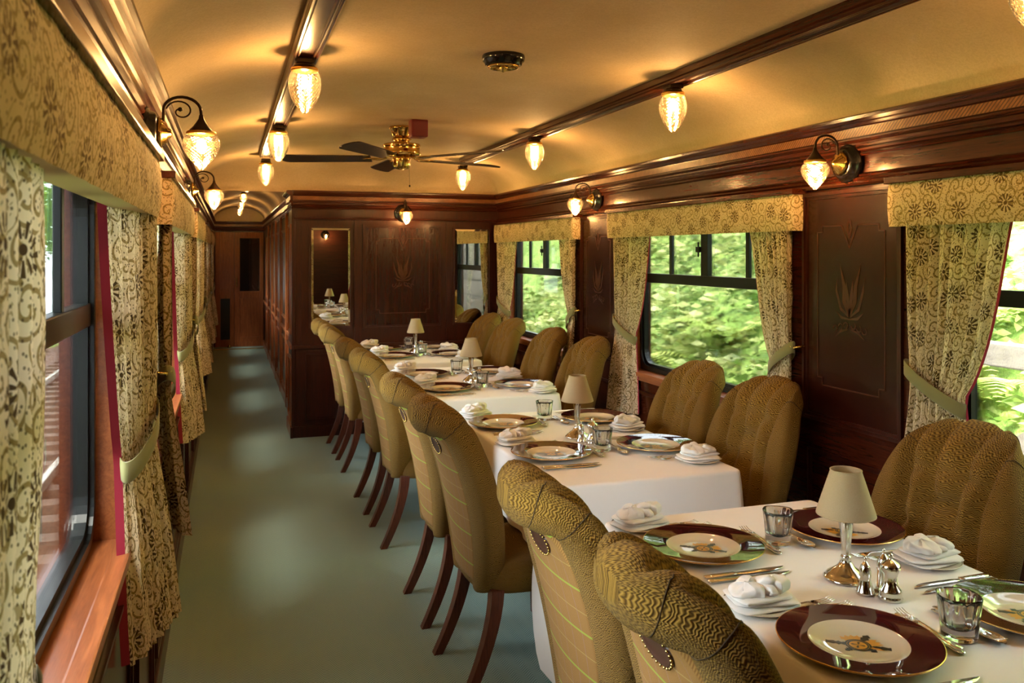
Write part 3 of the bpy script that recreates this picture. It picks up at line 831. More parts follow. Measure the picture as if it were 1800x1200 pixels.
# ------------------------------------------------------------------ chairs
def chair():
    t = empty('dining_chair')
    L = .712; NR = 60
    path = []; x, z = -.215, .355; prev = 0
    for i in range(NR+1):
        q = i/NR; path.append((x, z, None))
        if q < .76: al = R(5+13*q/.76)
        else: al = R(18+78*((q-.76)/.24)**.9)
        x -= math.sin(al)*L/NR; z += math.cos(al)*L/NR
    def frame(q):
        i = min(NR-1, max(0, int(q*NR))); f = q*NR-i
        a, b = path[i], path[i+1]; p = Vector((a[0]+(b[0]-a[0])*f, 0, a[1]+(b[1]-a[1])*f))
        j0 = max(0, i-1); j1 = min(NR, i+2)
        d = Vector((path[j1][0]-path[j0][0], 0, path[j1][1]-path[j0][1])).normalized()
        return p, d, Vector((d.z, 0, -d.x))     # tangent, forward normal
    def hw(q):
        if q < .50: return .172+.092*math.sin(PI/2*q/.50)
        k = (q-.50)/.504; return .264*max(0, 1-k**2.1)**(1/2.0)
    def tuft(y, q):
        d = 0
        for c0, sg in ((.048, -1), (.048, 1), (.135, -1), (.135, 1)):
            yc = sg*(c0+ (.055*(q-.60) if q > .60 else .06*(.60-q)) * (1 if c0 < .1 else 1.5))
            w = .017+.012*abs(q-.6)
            fade = max(0, 1-abs(q-.60)/.42)
            d += .062*fade**.6*math.exp(-((y-yc)/w)**2)
        for by, bq in ((-.04,.62),(.04,.62),(-.10,.74),(.10,.74),(0,.76),(-.115,.5),(.115,.5)):
            d += .028*math.exp(-(((y-by)/.022)**2+((q-bq)*.72/.024)**2))
        return d
    NA = 84
    def body(u, v):
        q = .004+.992*v; p, d, n = frame(q); w = hw(q)
        a = 2*PI*u; ca, sa = math.cos(a), math.sin(a)
        lat = w*math.copysign(abs(ca)**.75, ca); r = abs(lat)/max(w, .001)
        e = min(1, w/.12)
        if sa > 0: th = .072*sa**.6*e-(tuft(lat, q) if r < .93 else 0)*min(1, sa*1.4)*e
        else: th = -(.030+.030*max(0, min(1, (r-.45)/.4)) if q < .80 else .030+.030*max(min(1, max(0, (r-.45)/.4)), min(1, max(0, (q-.80)/.06))))*(-sa)**.5*e
        wrap = .045*(lat/.262)**2*(1-.35*q)
        P = p+n*(th+wrap); return (P.x, lat, P.z)
    m = MB(); m.grid(body, NA, NR, lambda u, v: (abs(u-.5)*2*(2*hw(.004+.992*v)+.12), v*L), wrap=True)
    m.f.append(list(range(NA))); m.m.append(0); b = NR*NA; m.f.append([b+i for i in range(NA)]); m.m.append(0)
    m.build('backrest', BOUC, t)
    # plaid outside back
    def pan(u, v):
        q = .03+.78*v; p, d, n = frame(q); w = hw(q)*.66
        # rounded head of the panel
        if v > .78: w *= max(.02, 1-((v-.78)/.23)**2.4)**.5
        lat = (u*2-1)*w; edge = max(abs(u*2-1), 0)
        wrap = .045*(lat/.262)**2*(1-.35*q)
        off = -.0405 if edge < .97 and .01 < v < .99 else -.026
        P = p+n*(off+wrap); return (P.x, lat, P.z)
    m = MB(); m.grid(pan, 40, 40, lambda u, v: ((u-.5)*.36, .03*L+.70*v*L))
    back = m.build('plaid_back', PLAID, t, fixn=False)
    # grip: leather oval ringed with nails
    def onback(lat, s_, off):
        q = .735+s_/L; p, d, n = frame(q); wrap = .045*(lat/.262)**2*(1-.35*q); P = p+n*(off+wrap); return (P.x, lat, P.z)
    m = MB(); n = 32
    vs = [onback(0, 0, -.0415)]
    for rr, off in ((.6, -.0415), (.9, -.044), (1.0, -.046), (1.12, -.0405)):
        for k in range(n):
            a = 2*PI*k/n; vs.append(onback(.056*rr*math.cos(a), .030*rr*math.sin(a), off))
    fs = [(0, 1+k, 1+(k+1) % n) for k in range(n)]
    for j in range(3):
        for k in range(n): fs.append((1+j*n+k, 1+j*n+(k+1) % n, 1+(j+1)*n+(k+1) % n, 1+(j+1)*n+k))
    m.add(vs, fs); grip = m.build('hand_grip', LEATH, t)
    m = MB(); nn = 26
    for k in range(nn):
        a = 2*PI*k/nn; c = onback(.060*math.cos(a), .034*math.sin(a), -.045)
        m.lathe([(0,-.003),(.0028,-.0015),(.0028,.0015),(0,.003)], 6, c)
    m.build('nail_trim', BRASS, grip)
    # seams over the rolled top
    for q0 in (.84, .945):
        for u0 in (0, .5):
            pts = []
            for k in range(23):
                a = (-.13+.25*k/22)*(1 if u0 == 0 else -1)
                q = q0-.05*(k/22-.4)**2
                pts.append(body((u0+a) % 1, (q-.004)/.992))
            MB().tube(pts, .0014, 5).build('seam', SEAM, t)
    # seat cushion
    def seat(u, v):
        a = 2*PI*u; ca, sa = math.cos(a), math.sin(a)
        rx, ry = .235, .238
        X = rx*math.copysign(abs(ca)**.45, ca); Yv = (ry-.018*(ca < 0))*math.copysign(abs(sa)**.45, sa)
        prof = [(.0, .352), (.85, .352), (.97, .358), (1.0, .385), (1.005, .42), (.99, .448), (.93, .466), (.75, .478), (.4, .485), (.0, .487)]
        f = v*9; i = min(8, int(f)); g = f-i; r = prof[i][0]+(prof[i+1][0]-prof[i][0])*g; z = prof[i][1]+(prof[i+1][1]-prof[i][1])*g
        return (X*r+.01, Yv*r, z)
    m = MB(); m.grid(seat, 64, 18, lambda u, v: (u*1.8, v*.5), wrap=True)
    m.build('seat', BOUC, t)
    # legs
    for (sx, sy) in ((-1, -1), (-1, 1), (1, -1), (1, 1)):
        m = MB(); pts = []
        for k in range(9):
            q = k/8; z = .37*(1-q)
            if sx < 0: x = -.185-.115*q**1.7; y = sy*(.180+.010*q); w = .023-.006*q
            else: x = .185; y = sy*.185; w = .022-.008*q
            pts.append((x, y, z, w))
        vs = []; fs = []
        for x, y, z, w in pts: vs += [(x-w, y-w, z), (x+w, y-w, z), (x+w, y+w, z), (x-w, y+w, z)]
        for k in range(8):
            for j in range(4): fs.append((k*4+j, k*4+(j+1) % 4, k*4+4+(j+1) % 4, k*4+4+j))
        fs += [(3,2,1,0), (32,33,34,35)]
        m.add(vs, fs, flat=True); m.build('leg', LEGW, t)
    return Proto(t)
CHR = chair()
TN = ['nearest table', 'second table', 'third table', 'farthest table']
LC = [(1.355, 1.95), (3.05, 3.66), (4.66, 5.28), (6.30, 6.90)]
RC = [(1.40, 2.02), (3.02, 3.60), (4.86, 5.56), (6.42, 7.06)]
for i in range(4):
    for j in range(2):
        lab = 'mustard chair on the aisle side of the %s, %s' % (TN[i], ('nearer of its pair', 'farther of its pair')[j])
        CHR.put((1.075, LC[i][j], 0), random.uniform(-.03, .03), lab, 'dining chair', 'mustard spoon-back chairs along the aisle')
for i in range(4):
    for j in range(2):
        if i == 0 and j == 0: continue
        lab = 'mustard chair on the window side of the %s, %s' % (TN[i], ('nearer of its pair', 'farther of its pair')[j])
        if i == 0: lab = 'large mustard chair with buttoned back on the window side of the nearest table'
        CHR.put((1.785, RC[i][j], 0), PI+random.uniform(-.04, .04), lab, 'dining chair', 'mustard spoon-back chairs along the windows')

# ------------------------------------------------------------------ tables
TX0, TX1 = 1.06, 1.80
TY = [(1.12, 2.33), (2.72, 4.06), (4.53, 5.84), (6.12, 7.345)]
for i, (y0, y1) in enumerate(TY):
    t = empty('dining_table', ((TX0+TX1)/2, (y0+y1)/2, 0)); hx, hy = (TX1-TX0)/2-.006, (y1-y0)/2-.006
    MB().box(-hx, hx, -hy, hy, .715, .745, .006).build('tabletop', MAHY, t)
    for sx in (-1, 1):
        for sy in (-1, 1): MB().box(sx*.07-.022, sx*.07+.022, sy*(hy-.25)-.022, sy*(hy-.25)+.022, 0, .715, .003).build('leg', MAH, t)
    tag(t, 'dining table hidden under the white cloth, %s' % ('first from the camera', 'second from the camera', 'third from the camera', 'against the end wall')[i], 'dining table', 'dining tables in a row')
    # cloth
    hx, hy = (TX1-TX0)/2, (y1-y0)/2; rc = .02
    per = []
    N = 300; tot = 4*(hx+hy)
    for k in range(N):
        d = tot*k/N
        if d < 2*hx: p = (-hx+d, -hy); nrm = (0, -1); cd = min(d, 2*hx-d); end = 1
        elif d < 2*hx+2*hy: d -= 2*hx; p = (hx, -hy+d); nrm = (1, 0); cd = min(d, 2*hy-d); end = 0
        elif d < 4*hx+2*hy: d -= 2*hx+2*hy; p = (hx-d, hy); nrm = (0, 1); cd = min(d, 2*hx-d); end = 1
        else: d -= 4*hx+2*hy; p = (-hx, hy-d); nrm = (-1, 0); cd = min(d, 2*hy-d); end = 0
        per.append((Vector(p), Vector(nrm), cd, end))
    # normals blended round the corners
    vs = []; fs = []; rows = [(-.012, 0), (-.004, -.001), (.001, -.005), (.003, -.012)]
    K = 14
    ph = random.uniform(0, 6)
    def ptc(k, row):
        p, n, cd, end = per[k]
        # round the corner
        blend = max(0, 1-cd/.05); dg = Vector((math.copysign(1, p.x), math.copysign(1, p.y))).normalized()
        nn = (n*(1-blend*.5)+dg*blend*.5).normalized()
        cpull = Vector((0,0))
        if cd < .02: cpull = -dg*(.02-cd)*.5
        if row < len(rows):
            o, z = rows[row]; return (p.x+nn.x*o+cpull.x, p.y+nn.y*o+cpull.y, .7505+z)
        q = (row-len(rows)+1)/K
        side_drop = .25; end_drop = .60
        cz = math.exp(-(cd/.14)**2)
        base = end_drop if end else side_drop+(.35)*math.exp(-(cd/.06)**2)
        D = base+.05*cz*(1 if end else .6)
        fold = math.sin(cd*34+ph+end*1.7)*(.012*math.exp(-cd/.35)+.002)
        fl = .006+.012*q+(.040*cz+fold)*q
        if end == 1 and i == 3 and p.y > 0: fl = .002
        return (p.x+nn.x*fl+cpull.x, p.y+nn.y*fl+cpull.y, .7505-.012-(D-.012)*q)
    nr = len(rows)+K
    for r in range(nr):
        for k in range(N): vs.append(ptc(k, r))
    for r in range(nr-1):
        for k in range(N): fs.append((r*N+k, r*N+(k+1) % N, (r+1)*N+(k+1) % N, (r+1)*N+k))
    fs.append(list(range(N))[::-1])
    c = MB().add(vs, fs); o = c.build('tablecloth', CLOTH, loc=((TX0+TX1)/2, (y0+y1)/2, 0))
    tag(o, 'white linen tablecloth draped over the %s' % TN[i], 'tablecloth', 'white tablecloths')
TZ = .7508

# ---- tableware prototypes
def plate():
    t = empty('dinner_plate')
    MB().lathe([(0,.002),(.085,.002),(.090,.0),(.098,.004),(.130,.013),(.160,.019),(.1605,.0205),(.159,.0215),(.128,.0165),(.098,.0145),(.084,.0095),(.070,.0045),(.0,.0030)], 72).build('plate_base', PORC, t)
    MB().lathe([(.097,.0150),(.128,.0170),(.158,.0222)], 72).build('maroon_rim', MAROON, t) if False else None
    def annul(prof): 
        m = MB(); n = 72
        vs = [(r*math.cos(2*PI*k/n), r*math.sin(2*PI*k/n), z) for r, z in prof for k in range(n)]
        return m.add(vs, [(i*n+k, i*n+(k+1) % n, (i+1)*n+(k+1) % n, (i+1)*n+k) for i in range(len(prof)-1) for k in range(n)])
    annul([(.0975,.0150),(.1000,.0155),(.128,.0173),(.1588,.0225)]).build('maroon_rim', MAROON, t)
    annul([(.1588,.0225),(.1600,.0228),(.161,.0215),(.1605,.0200)]).build('gilt_edge', GOLD, t)
    w = MB(); n = 72; prof = [(0,.0045),(.055,.0045),(.070,.0055),(.084,.0105),(.092,.0142),(.0975,.0152)]
    vs = [(0,0,prof[0][1])]+[(r*math.cos(2*PI*k/n), r*math.sin(2*PI*k/n), z) for r, z in prof[1:] for k in range(n)]
    fs = [(0, 1+k, 1+(k+1) % n) for k in range(n)]+[(1+i*n+k, 1+i*n+(k+1) % n, 1+(i+1)*n+(k+1) % n, 1+(i+1)*n+k) for i in range(len(prof)-2) for k in range(n)]
    well = w.add(vs, fs).build('plate_well', PORC, t)
    # crest, facing the diner (local -x is towards the diner)
    m = MB(); Z = .0050
    def poly(pts, z, mi): m.mi = mi; m.add([(x, y, z) for x, y in pts], [list(range(len(pts)))], flat=True)
    def rg(r0, r1, z, mi, n=28):
        m.mi = mi; m.add([(r*math.cos(2*PI*k/n), r*math.sin(2*PI*k/n), z) for r in (r0, r1) for k in range(n)], [(k, (k+1) % n, n+(k+1) % n, n+k) for k in range(n)], flat=True)
    def limb(a, l, w, mi, z, bumps=5, r0=.018):
        pts = []; A = R(a)
        for sd in (1, -1):
            seq = range(13) if sd == 1 else range(12, -1, -1)
            for k in seq:
                q = k/12; ww = w*(.45+.55*math.sin(PI*min(1, .2+.8*q)))*(1+.35*math.sin(q*bumps*2*PI))*(1 if q < .95 else .4)
                r = r0+l*q; pts.append((r*math.cos(A)-sd*ww*math.sin(A), r*math.sin(A)+sd*ww*math.cos(A)))
        poly(pts, z, mi)
    limb(142, .052, .0058, 2, Z, 5); limb(-38, .050, .0058, 2, Z, 5); limb(30, .030, .0070, 2, Z, 3); limb(-70, .016, .006, 0, Z, 2)
    for a in (52, 68, 84, 100): limb(a, .020, .0050, 1, Z+.0001, 2)
    for a in (6, -8, -20): limb(a, .024, .0048, 1, Z+.0002, 2)
    limb(195, .016, .005, 0, Z, 3); limb(-50, .024, .0030, 1, Z+.0003, 2)
    rg(.0145, .0215, Z+.0003, 0); rg(.0175, .0182, Z+.0004, 1)
    poly([(.0145*math.cos(2*PI*k/24), .0145*math.sin(2*PI*k/24)) for k in range(24)], Z+.0002, 1)
    for a in (45, 135, 225, 315): 
        A = R(a); poly([(0,0), (.010*math.cos(A-.25), .010*math.sin(A-.25)), (.012*math.cos(A), .012*math.sin(A)), (.010*math.cos(A+.25), .010*math.sin(A+.25))], Z+.0005, 2)
    m.v = [(x*1.2, y*1.2, z) for x, y, z in m.v]; m.mi = 0; m.build('painted_crest', [CNAVY, CGOLD, CDARK], t, fixn=False)
    return Proto(t)
def side_plate():
    t = empty('side_plate')
    MB().lathe([(0,.002),(.045,.002),(.05,0),(.055,.003),(.080,.0095),(.0805,.011),(.079,.0115),(.055,.0065),(.045,.004),(0,.004)], 56).build('plate_body', PORC, t)
    m = MB(); n = 56; pr = [(.0770,.01135),(.0785,.0118)]
    m.add([(r*math.cos(2*PI*k/n), r*math.sin(2*PI*k/n), z) for r, z in pr for k in range(n)], [(k, (k+1) % n, n+(k+1) % n, n+k) for k in range(n)]).build('rim_line', CDARK, t, fixn=False)
    return Proto(t)
def strip_mesh(m, rows):
    """rows: (x, half width, z top, thickness, crown)"""
    vs = []; fs = []
    for x, w, z, th, cr in rows:
        vs += [(x, -w, z), (x, -w*.5, z+cr*.8), (x, 0, z+cr), (x, w*.5, z+cr*.8), (x, w, z), (x, w, z-th*.5), (x, 0, z-th+cr*.5), (x, -w, z-th*.5)]
    n = len(rows)
    for i in range(n-1):
        for k in range(8): fs.append((i*8+k, i*8+(k+1) % 8, i*8+8+(k+1) % 8, i*8+8+k))
    fs += [list(range(8))[::-1], [(n-1)*8+k for k in range(8)]]
    m.add(vs, fs)
HAND = [(-.095,.0035,.0045,.002,.0005),(-.092,.0085,.005,.002,.001),(-.080,.0105,.005,.0025,.0012),(-.062,.0078,.0052,.0025,.001),(-.050,.0088,.0055,.0025,.001),(-.046,.0055,.0058,.0025,.001),(-.01,.0042,.0085,.003,.0008),(.025,.0030,.010,.003,.0008)]
def fork():
    m = MB(); strip_mesh(m, HAND+[(.032,.005,.0088,.002,0),(.042,.0108,.0065,.002,-.001),(.055,.0120,.0055,.002,-.001)])
    for k in range(4):
        y = -.0103+.00687*k
        pts = [(.053, y, .0050), (.065, y, .0048), (.078, y, .0065), (.092, y, .0105)]
        m.tube(pts, lambda q: .0016-.0008*q, 6)
    return m.build('fork', SILVER)
def spoon():
    m = MB(); strip_mesh(m, HAND+[(.036,.0035,.0095,.002,0)])
    def fn(u, v, o=0):
        q = v; x = .032+.062*q; w = .0195*math.sin(PI*min(1, max(0, .04+.93*q**.85)))**.65
        y = (u*2-1)*w; dep = .0095*math.sin(PI*(.06+.88*q))**.8*(1-(u*2-1)**2)
        return (x, y, .0105-dep+o)
    m.grid(lambda u, v: fn(u, v, 0), 12, 16); m.grid(lambda u, v: fn(u, v, -.0014), 12, 16)
    return m.build('spoon', SILVER)
def knife():
    m = MB(); strip_mesh(m, [(-.115,.004,.005,.004,.001),(-.112,.0095,.0065,.006,.0015),(-.09,.0098,.007,.006,.0018),(-.04,.0075,.007,.006,.0015),(-.03,.0085,.007,.0055,.001),(-.025,.005,.006,.004,.001)])
    rows = []
    vs = []; fs = []
    for x, a, b in ((-.027,-.004,.006), (-.01,-.008,.0075), (.04,-.010,.0085), (.075,-.0095,.0085), (.10,-.0045,.0080), (.113,.003,.0070), (.117,.0058,.0065)):
        vs += [(x, a, .0042), (x, b, .0050), (x, b, .0030), (x, a, .0040)]
    for i in range(6):
        for k in range(4): fs.append((i*4+k, i*4+(k+1) % 4, i*4+4+(k+1) % 4, i*4+4+k))
    fs += [(3,2,1,0), (24,25,26,27)]
    m.add(vs, fs); return m.build('knife', SILVER)
def napkin():
    m = MB(); rnd = random.Random(5)
    def pad(cx, cy, rx, ry, z0, z1, rot, amp, seed, puff=0., sqe=.38):
        def fn(u, v):
            a = 2*PI*u; ca, sa = math.cos(a), math.sin(a)
            r = math.sin(PI*v)**.35 if 0 < v < 1 else 0
            X = rx*math.copysign(abs(ca)**sqe, ca)*r; Yv = ry*math.copysign(abs(sa)**sqe, sa)*r
            k = 1 if v > .5 else 0
            z = z0+(z1-z0)*(.5-.5*math.cos(PI*v))
            nz = noise.noise((X*22+seed, Yv*22, k*1.5))
            rid = 1-abs(noise.noise((X*13+seed*2, Yv*30, .3)))*2
            z += amp*nz*(.4+k)+puff*k*(rid*.5)*(1-r*.3)
            X += amp*noise.noise((a*1.5, seed, z*40))*1.2; Yv += amp*noise.noise((a*1.5+9, seed, z*40))*1.2
            c, s2 = math.cos(rot), math.sin(rot)
            return (cx+X*c-Yv*s2, cy+X*s2+Yv*c, z)
        m.grid(fn, 56, 16, wrap=True)
    pad(0, 0, .080, .058, .0, .010, .10, .0030, 1)
    pad(.006, .004, .074, .055, .009, .020, -.14, .0035, 7)
    pad(-.006, -.002, .068, .050, .018, .030, .12, .0045, 13)
    pad(.032, .008, .036, .040, .026, .052, .7, .0110, 21, .022, .7)
    pad(-.034, -.006, .036, .036, .026, .044, -.4, .0110, 31, .022, .7)
    pad(.002, .0, .013, .046, .030, .050, .25, .0060, 41, .010, .7)
    return m.build('napkin', NAPK)
def tumbler():
    m = MB()
    sq = lambda a, i: 1+(.05*math.cos(4*a)+.02*math.cos(8*a))*min(1, i/3)
    out = [(.0,.0),(.030,.0),(.034,.003),(.0345,.008),(.0365,.03),(.039,.06),(.0425,.086),(.043,.090)]
    inn = [(.041,.090),(.0355,.078),(.031,.055),(.028,.036),(.022,.026),(.012,.021),(.0,.020)]
    m.lathe(out+inn, 48, lob=lambda a, i: (1+(.045*math.cos(4*a)+.018*math.cos(8*a))*min(1, i/4)) if i < 8 else 1+.05*math.cos(12*a)*(1 if i > 8 else .4))
    return m.build('glass_tumbler', DGLASS)
def table_lamp():
    t = empty('table_lamp')
    MB().lathe([(0,0),(.052,0),(.054,.004),(.050,.008),(.047,.009),(.045,.014),(.038,.017),(.034,.022),(.022,.030),(.014,.042),(.011,.050),(.013,.054),(.011,.058)], 40).build('lamp_base', SILVER, t)
    MB().lathe([(.0085,.056),(.0095,.062),(.0115,.09),(.0155,.135),(.0185,.170),(.0165,.178),(.010,.182),(.0,.183)], 32, lob=lambda a, i: 1+.06*math.cos(8*a)).build('lamp_column', SILVER, t)
    m = MB(); n = 48
    def shell(r0, r1, z0, z1):
        m.add([(r*math.cos(2*PI*k/n), r*math.sin(2*PI*k/n), z) for r, z in ((r0, z0), (r0+.0004, z0+.006), (r1+.0006, z1-.005), (r1, z1)) for k in range(n)], [(i*n+k, i*n+(k+1) % n, (i+1)*n+(k+1) % n, (i+1)*n+k) for i in range(3) for k in range(n)])
    shell(.069, .037, .158, .268); shell(.0675, .0355, .158, .268)
    m.tube([(.0688*math.cos(2*PI*k/40), .0688*math.sin(2*PI*k/40), .159) for k in range(40)], .0018, 6, closed=True)
    m.tube([(.0365*math.cos(2*PI*k/40), .0365*math.sin(2*PI*k/40), .267) for k in range(40)], .0018, 6, closed=True)
    m.build('lamp_shade', SHADE, t, fixn=False)
    return Proto(t)
def salt():
    m = MB().lathe([(0,0),(.021,0),(.022,.004),(.020,.008),(.0155,.020),(.0125,.032),(.0120,.038),(.0135,.041),(.0140,.044),(.0130,.056),(.0105,.066),(.006,.073),(.003,.076),(.0025,.079),(.004,.082),(.003,.086),(0,.088)], 28)
    return m.build('salt_shaker', SILVER)
def pepper():
    m = MB().lathe([(0,0),(.026,0),(.0275,.004),(.025,.008),(.0245,.016),(.0255,.019),(.0235,.024),(.0165,.036),(.0145,.050),(.0165,.060),(.0205,.066),(.0225,.072),(.0225,.078),(.019,.084),(.009,.090),(.004,.093),(.0035,.096),(.0055,.099),(.0055,.103),(.003,.106),(0,.107)], 32)
    return m.build('pepper_mill', SILVER)
def pot():
    m = MB().lathe([(0,0),(.018,0),(.019,.004),(.0165,.010),(.0145,.028),(.0145,.048),(.0165,.052),(.0165,.057),(.0150,.064),(.0125,.074),(.007,.083),(.003,.087),(.0025,.091),(.004,.094),(.003,.098),(0,.100)], 28)
    return m.build('pepper_pot', SILVER)
P = {k: Proto(f()) if not isinstance(f, Proto) else f for k, f in (('fork', fork), ('spoon', spoon), ('knife', knife), ('napkin', napkin), ('tumbler', tumbler), ('salt', salt), ('pepper', pepper), ('pot', pot))}
PL = plate(); SP = side_plate(); TL = table_lamp()

seatY = [(1.42, 2.015), (3.15, 3.77), (4.86, 5.48), (6.52, 7.06)]
lampX = [(1.440, 1.73), (1.440, 3.43), (1.440, 5.14), (1.440, 6.80)]
TS = ['nearest table', 'second table', 'third table', 'farthest table']
for i in range(4):
    T = TS[i]
    for side in (0, 1):
        x = 1.212 if side == 0 else 1.672
        sg = 1 if side == 0 else -1            # +1: diner faces +X
        rz = 0 if side == 0 else PI
        sn = 'aisle side' if side == 0 else 'window side'
        for j in (0, 1):
            y = seatY[i][j]; jn = 'near' if j == 0 else 'far'
            S = '%ser %s place of the %s' % ({'near': 'near', 'far': 'farth'}[jn], sn, T)
            def at(dx, dy): return (x+sg*dx, y+sg*dy)     # dx towards the centre, dy to the diner's left
            def put(pr, dx, dy, ang, label, cat, group, z=TZ):
                px, py = at(dx, dy)
                if inview(px, py, z): pr.put((px, py, z+.0003), rz+ang, label, cat, group)
            jit = lambda a: random.uniform(-a, a)
            put(PL, 0, 0, jit(.06), 'crested maroon plate, '+S, 'plate', 'crested dinner plates')
            lx = -.072 if side == 0 else -.045
            dyn = .235 if side == 0 else .262
            if i == 3 and side == 0 and j == 1: dyn = .20
            px, py = at(lx, dyn)
            if inview(px, py, TZ, 60):
                SP.put((px, py, TZ+.0003), 0, 'cream side plate, '+S, 'plate', 'cream side plates')
                P['napkin'].put((px, py, TZ+.0065), rz+R(10)+jit(.35), 'folded white napkin, '+S, 'napkin', 'folded white napkins')
            fy1 = .178; 
            put(P['fork'], .035, fy1-.004, jit(.03), 'inner silver fork, '+S, 'fork', 'silver forks', TZ)
            put(P['fork'], .010, fy1+.027, jit(.03), 'outer silver fork, '+S, 'fork', 'silver forks', TZ-.001)
            put(P['knife'], .010, -.180, jit(.03), 'inner silver knife, '+S, 'knife', 'silver knives')
            put(P['knife'], .005, -.210, R(-2)+jit(.03), 'outer silver knife, '+S, 'knife', 'silver knives')
            ex = .176
            put(P['spoon'], ex, -.00+.0, R(90), 'crosswise silver spoon, '+S, 'spoon', 'silver dessert spoons')
            put(P['fork'], ex+.004, .004, R(86)+jit(.03), 'silver dessert fork crossing the spoon, '+S, 'fork', 'silver dessert forks', TZ+.0075)
    lx, ly = lampX[i]
    TL.put((lx, ly, TZ+.0003), i*.7, 'silver table lamp with cream cone shade on the '+T, 'table lamp', 'silver table lamps')
    g = [((1.442, 2.005), (1.442, 1.39)), ((1.442, 3.84), (1.442, 3.17)), ((1.442, 5.50), (1.442, 4.90)), ((1.442, 7.10), (1.442, 6.56))][i]
    P['tumbler'].put((g[0][0], g[0][1], TZ+.0003), .2, 'cut glass tumbler behind the lamp on the '+T, 'glass', 'cut glass tumblers')
    P['tumbler'].put((g[1][0], g[1][1], TZ+.0003), .5, 'cut glass tumbler in front of the lamp on the '+T, 'glass', 'cut glass tumblers')
    P['pepper'].put((lx+.012, ly-.135, TZ+.0003), 0, 'stout silver pepper mill by the lamp on the '+T, 'pepper mill', 'silver pepper mills')
    P['salt'].put((lx-.020, ly-.09, TZ+.0003), 0, 'bell-shaped silver salt shaker by the lamp on the '+T, 'salt shaker', 'silver salt shakers')
    P['pot'].put((lx+.035, ly-.088, TZ+.0003), 0, 'slim silver caster behind the mill on the '+T, 'caster', 'silver casters')

# ------------------------------------------------------------------ outside
MB().box(-14, 12, -14, 30, -1.3, -1.1).build('ground_outside', GRAVEL, kind='structure')
tr = empty('railway_track', (-2.6, 8, -1.1)); tag(tr, 'empty railway track on stony ballast outside the aisle windows', 'railway track')
for dx in (-.72, .72):
    MB().box(dx-.035, dx+.035, -14, 20, .13, .24, .01).build('rail', RAILM, tr)
m = MB()
for k in range(56): m.box(-1.25, 1.25, -14+k*.6, -13.76+k*.6, .0, .12)
m.build('sleepers', SLEEP, tr)
def leaves(m, n, pos, size, rnd, asp=.5):
    for _ in range(n):
        p = Vector(pos(rnd)); s = size*rnd.uniform(.6, 1.4)
        q = Matrix.Rotation(rnd.uniform(0, 6.28), 3, 'Z') @ Matrix.Rotation(rnd.gauss(.85, .55), 3, 'X')
        a = q @ Vector((s, 0, 0)); b = q @ Vector((0, s*asp, 0)); up = q @ Vector((0,0,s*.2))
        m.add([p-a, p-b*.9-a*.1+up, p+a, p+b*.9-a*.1+up], [(0,1,2,3)])
rnd = random.Random(4)
def bankz(x, y):
    return -1.15+max(0, x-3.3)*.95+.35*noise.noise((x*.6, y*.6, 0))+.12*noise.noise((x*2, y*2, 3))
MB().grid(lambda u, v: (3.2+9*u, -2+22*v, bankz(3.2+9*u, -2+22*v)), 50, 90).build('ground_bank', SOIL, kind='structure', fixn=False)
m = MB()
leaves(m, 24000, lambda r: (lambda x, y: (x, y, bankz(x, y)+abs(r.gauss(0, .16))))(3.3+7*r.random()**1.5, -1.5+16*r.random()), .075, rnd)
o = m.build('undergrowth', LEAF, fixn=False); tag(o, 'sunlit green undergrowth covering the bank outside the dining windows', 'undergrowth', kind='stuff')
def fern_mb(m, cx, cy, cz, nf, ln, r):
    for k in range(nf):
        a = 2*PI*k/nf+r.uniform(-.3, .3); d = Vector((math.cos(a), math.sin(a), 0)); sd = Vector((-d.y, d.x, 0)); L_ = ln*r.uniform(.7, 1.15)
        for j in range(1, 22):
            q = j/21; p = Vector((cx, cy, cz))+d*L_*q*.8+Vector((0,0,L_*(.95*q-.85*q*q)))
            w = L_*.19*math.sin(PI*min(1, q*.95+.05))**.8*(1-q*.35)
            for s2 in (-1, 1):
                tip = p+sd*s2*w+d*w*.25-Vector((0,0,w*.15)); m.add([p-d*.02, p+d*.02, tip], [(0,1,2)])
NF = 0
for k in range(34):
    if k < 20: x, y = 3.35+rnd.random()*1.2, 7.6+rnd.random()*5.0
    else: x, y = 3.7+rnd.random()*2.5, 2.5+rnd.random()*6
    m = MB(); fern_mb(m, 0, 0, 0, 12, rnd.uniform(1.0, 1.6) if k < 20 else rnd.uniform(.7, 1.1), rnd)
    o = m.build('fern', FERN, loc=(x, y, bankz(x, y)+.0), fixn=False)
    tag(o, 'arching green fern on the bank outside the dining side windows', 'fern', 'ferns on the bank')
for k, (x, y, z) in enumerate(((8.5, 8, 5.2), (9.5, 13, 5.8), (9, 4, 5.4), (8.2, 17, 4.6), (9.5, 1.5, 5.0))):
    m = MB(); leaves(m, 3500, lambda r: (lambda a, b, c: (1.9*a*c, 2.6*b*c, 1.9*c*math.copysign(math.sqrt(max(0, 1-min(1, a*a+b*b))), r.random()-.35)))(math.cos(6.28*r.random())*.9, math.sin(6.28*r.random())*.9, .5+.5*r.random()), .12, rnd)
    t = empty('tree', (x, y, z)); m.build('crown', TREE, t, fixn=False)
    MB().tube([(0,0,-2.2), (.05,0,-1), (0,.05,.6)], lambda q: .14-.06*q, 8).build('trunk', SLEEP, t)
    tag(t, 'leafy tree standing at the top of the bank', 'tree', 'trees above the bank')
w = MB().box(4.1, 4.6, -12, .8, -1.2, 1.9).build('stone_wall', STONE); tag(w, 'coursed stone wall beside the track, seen only in the right mirror', 'wall', kind='thing')
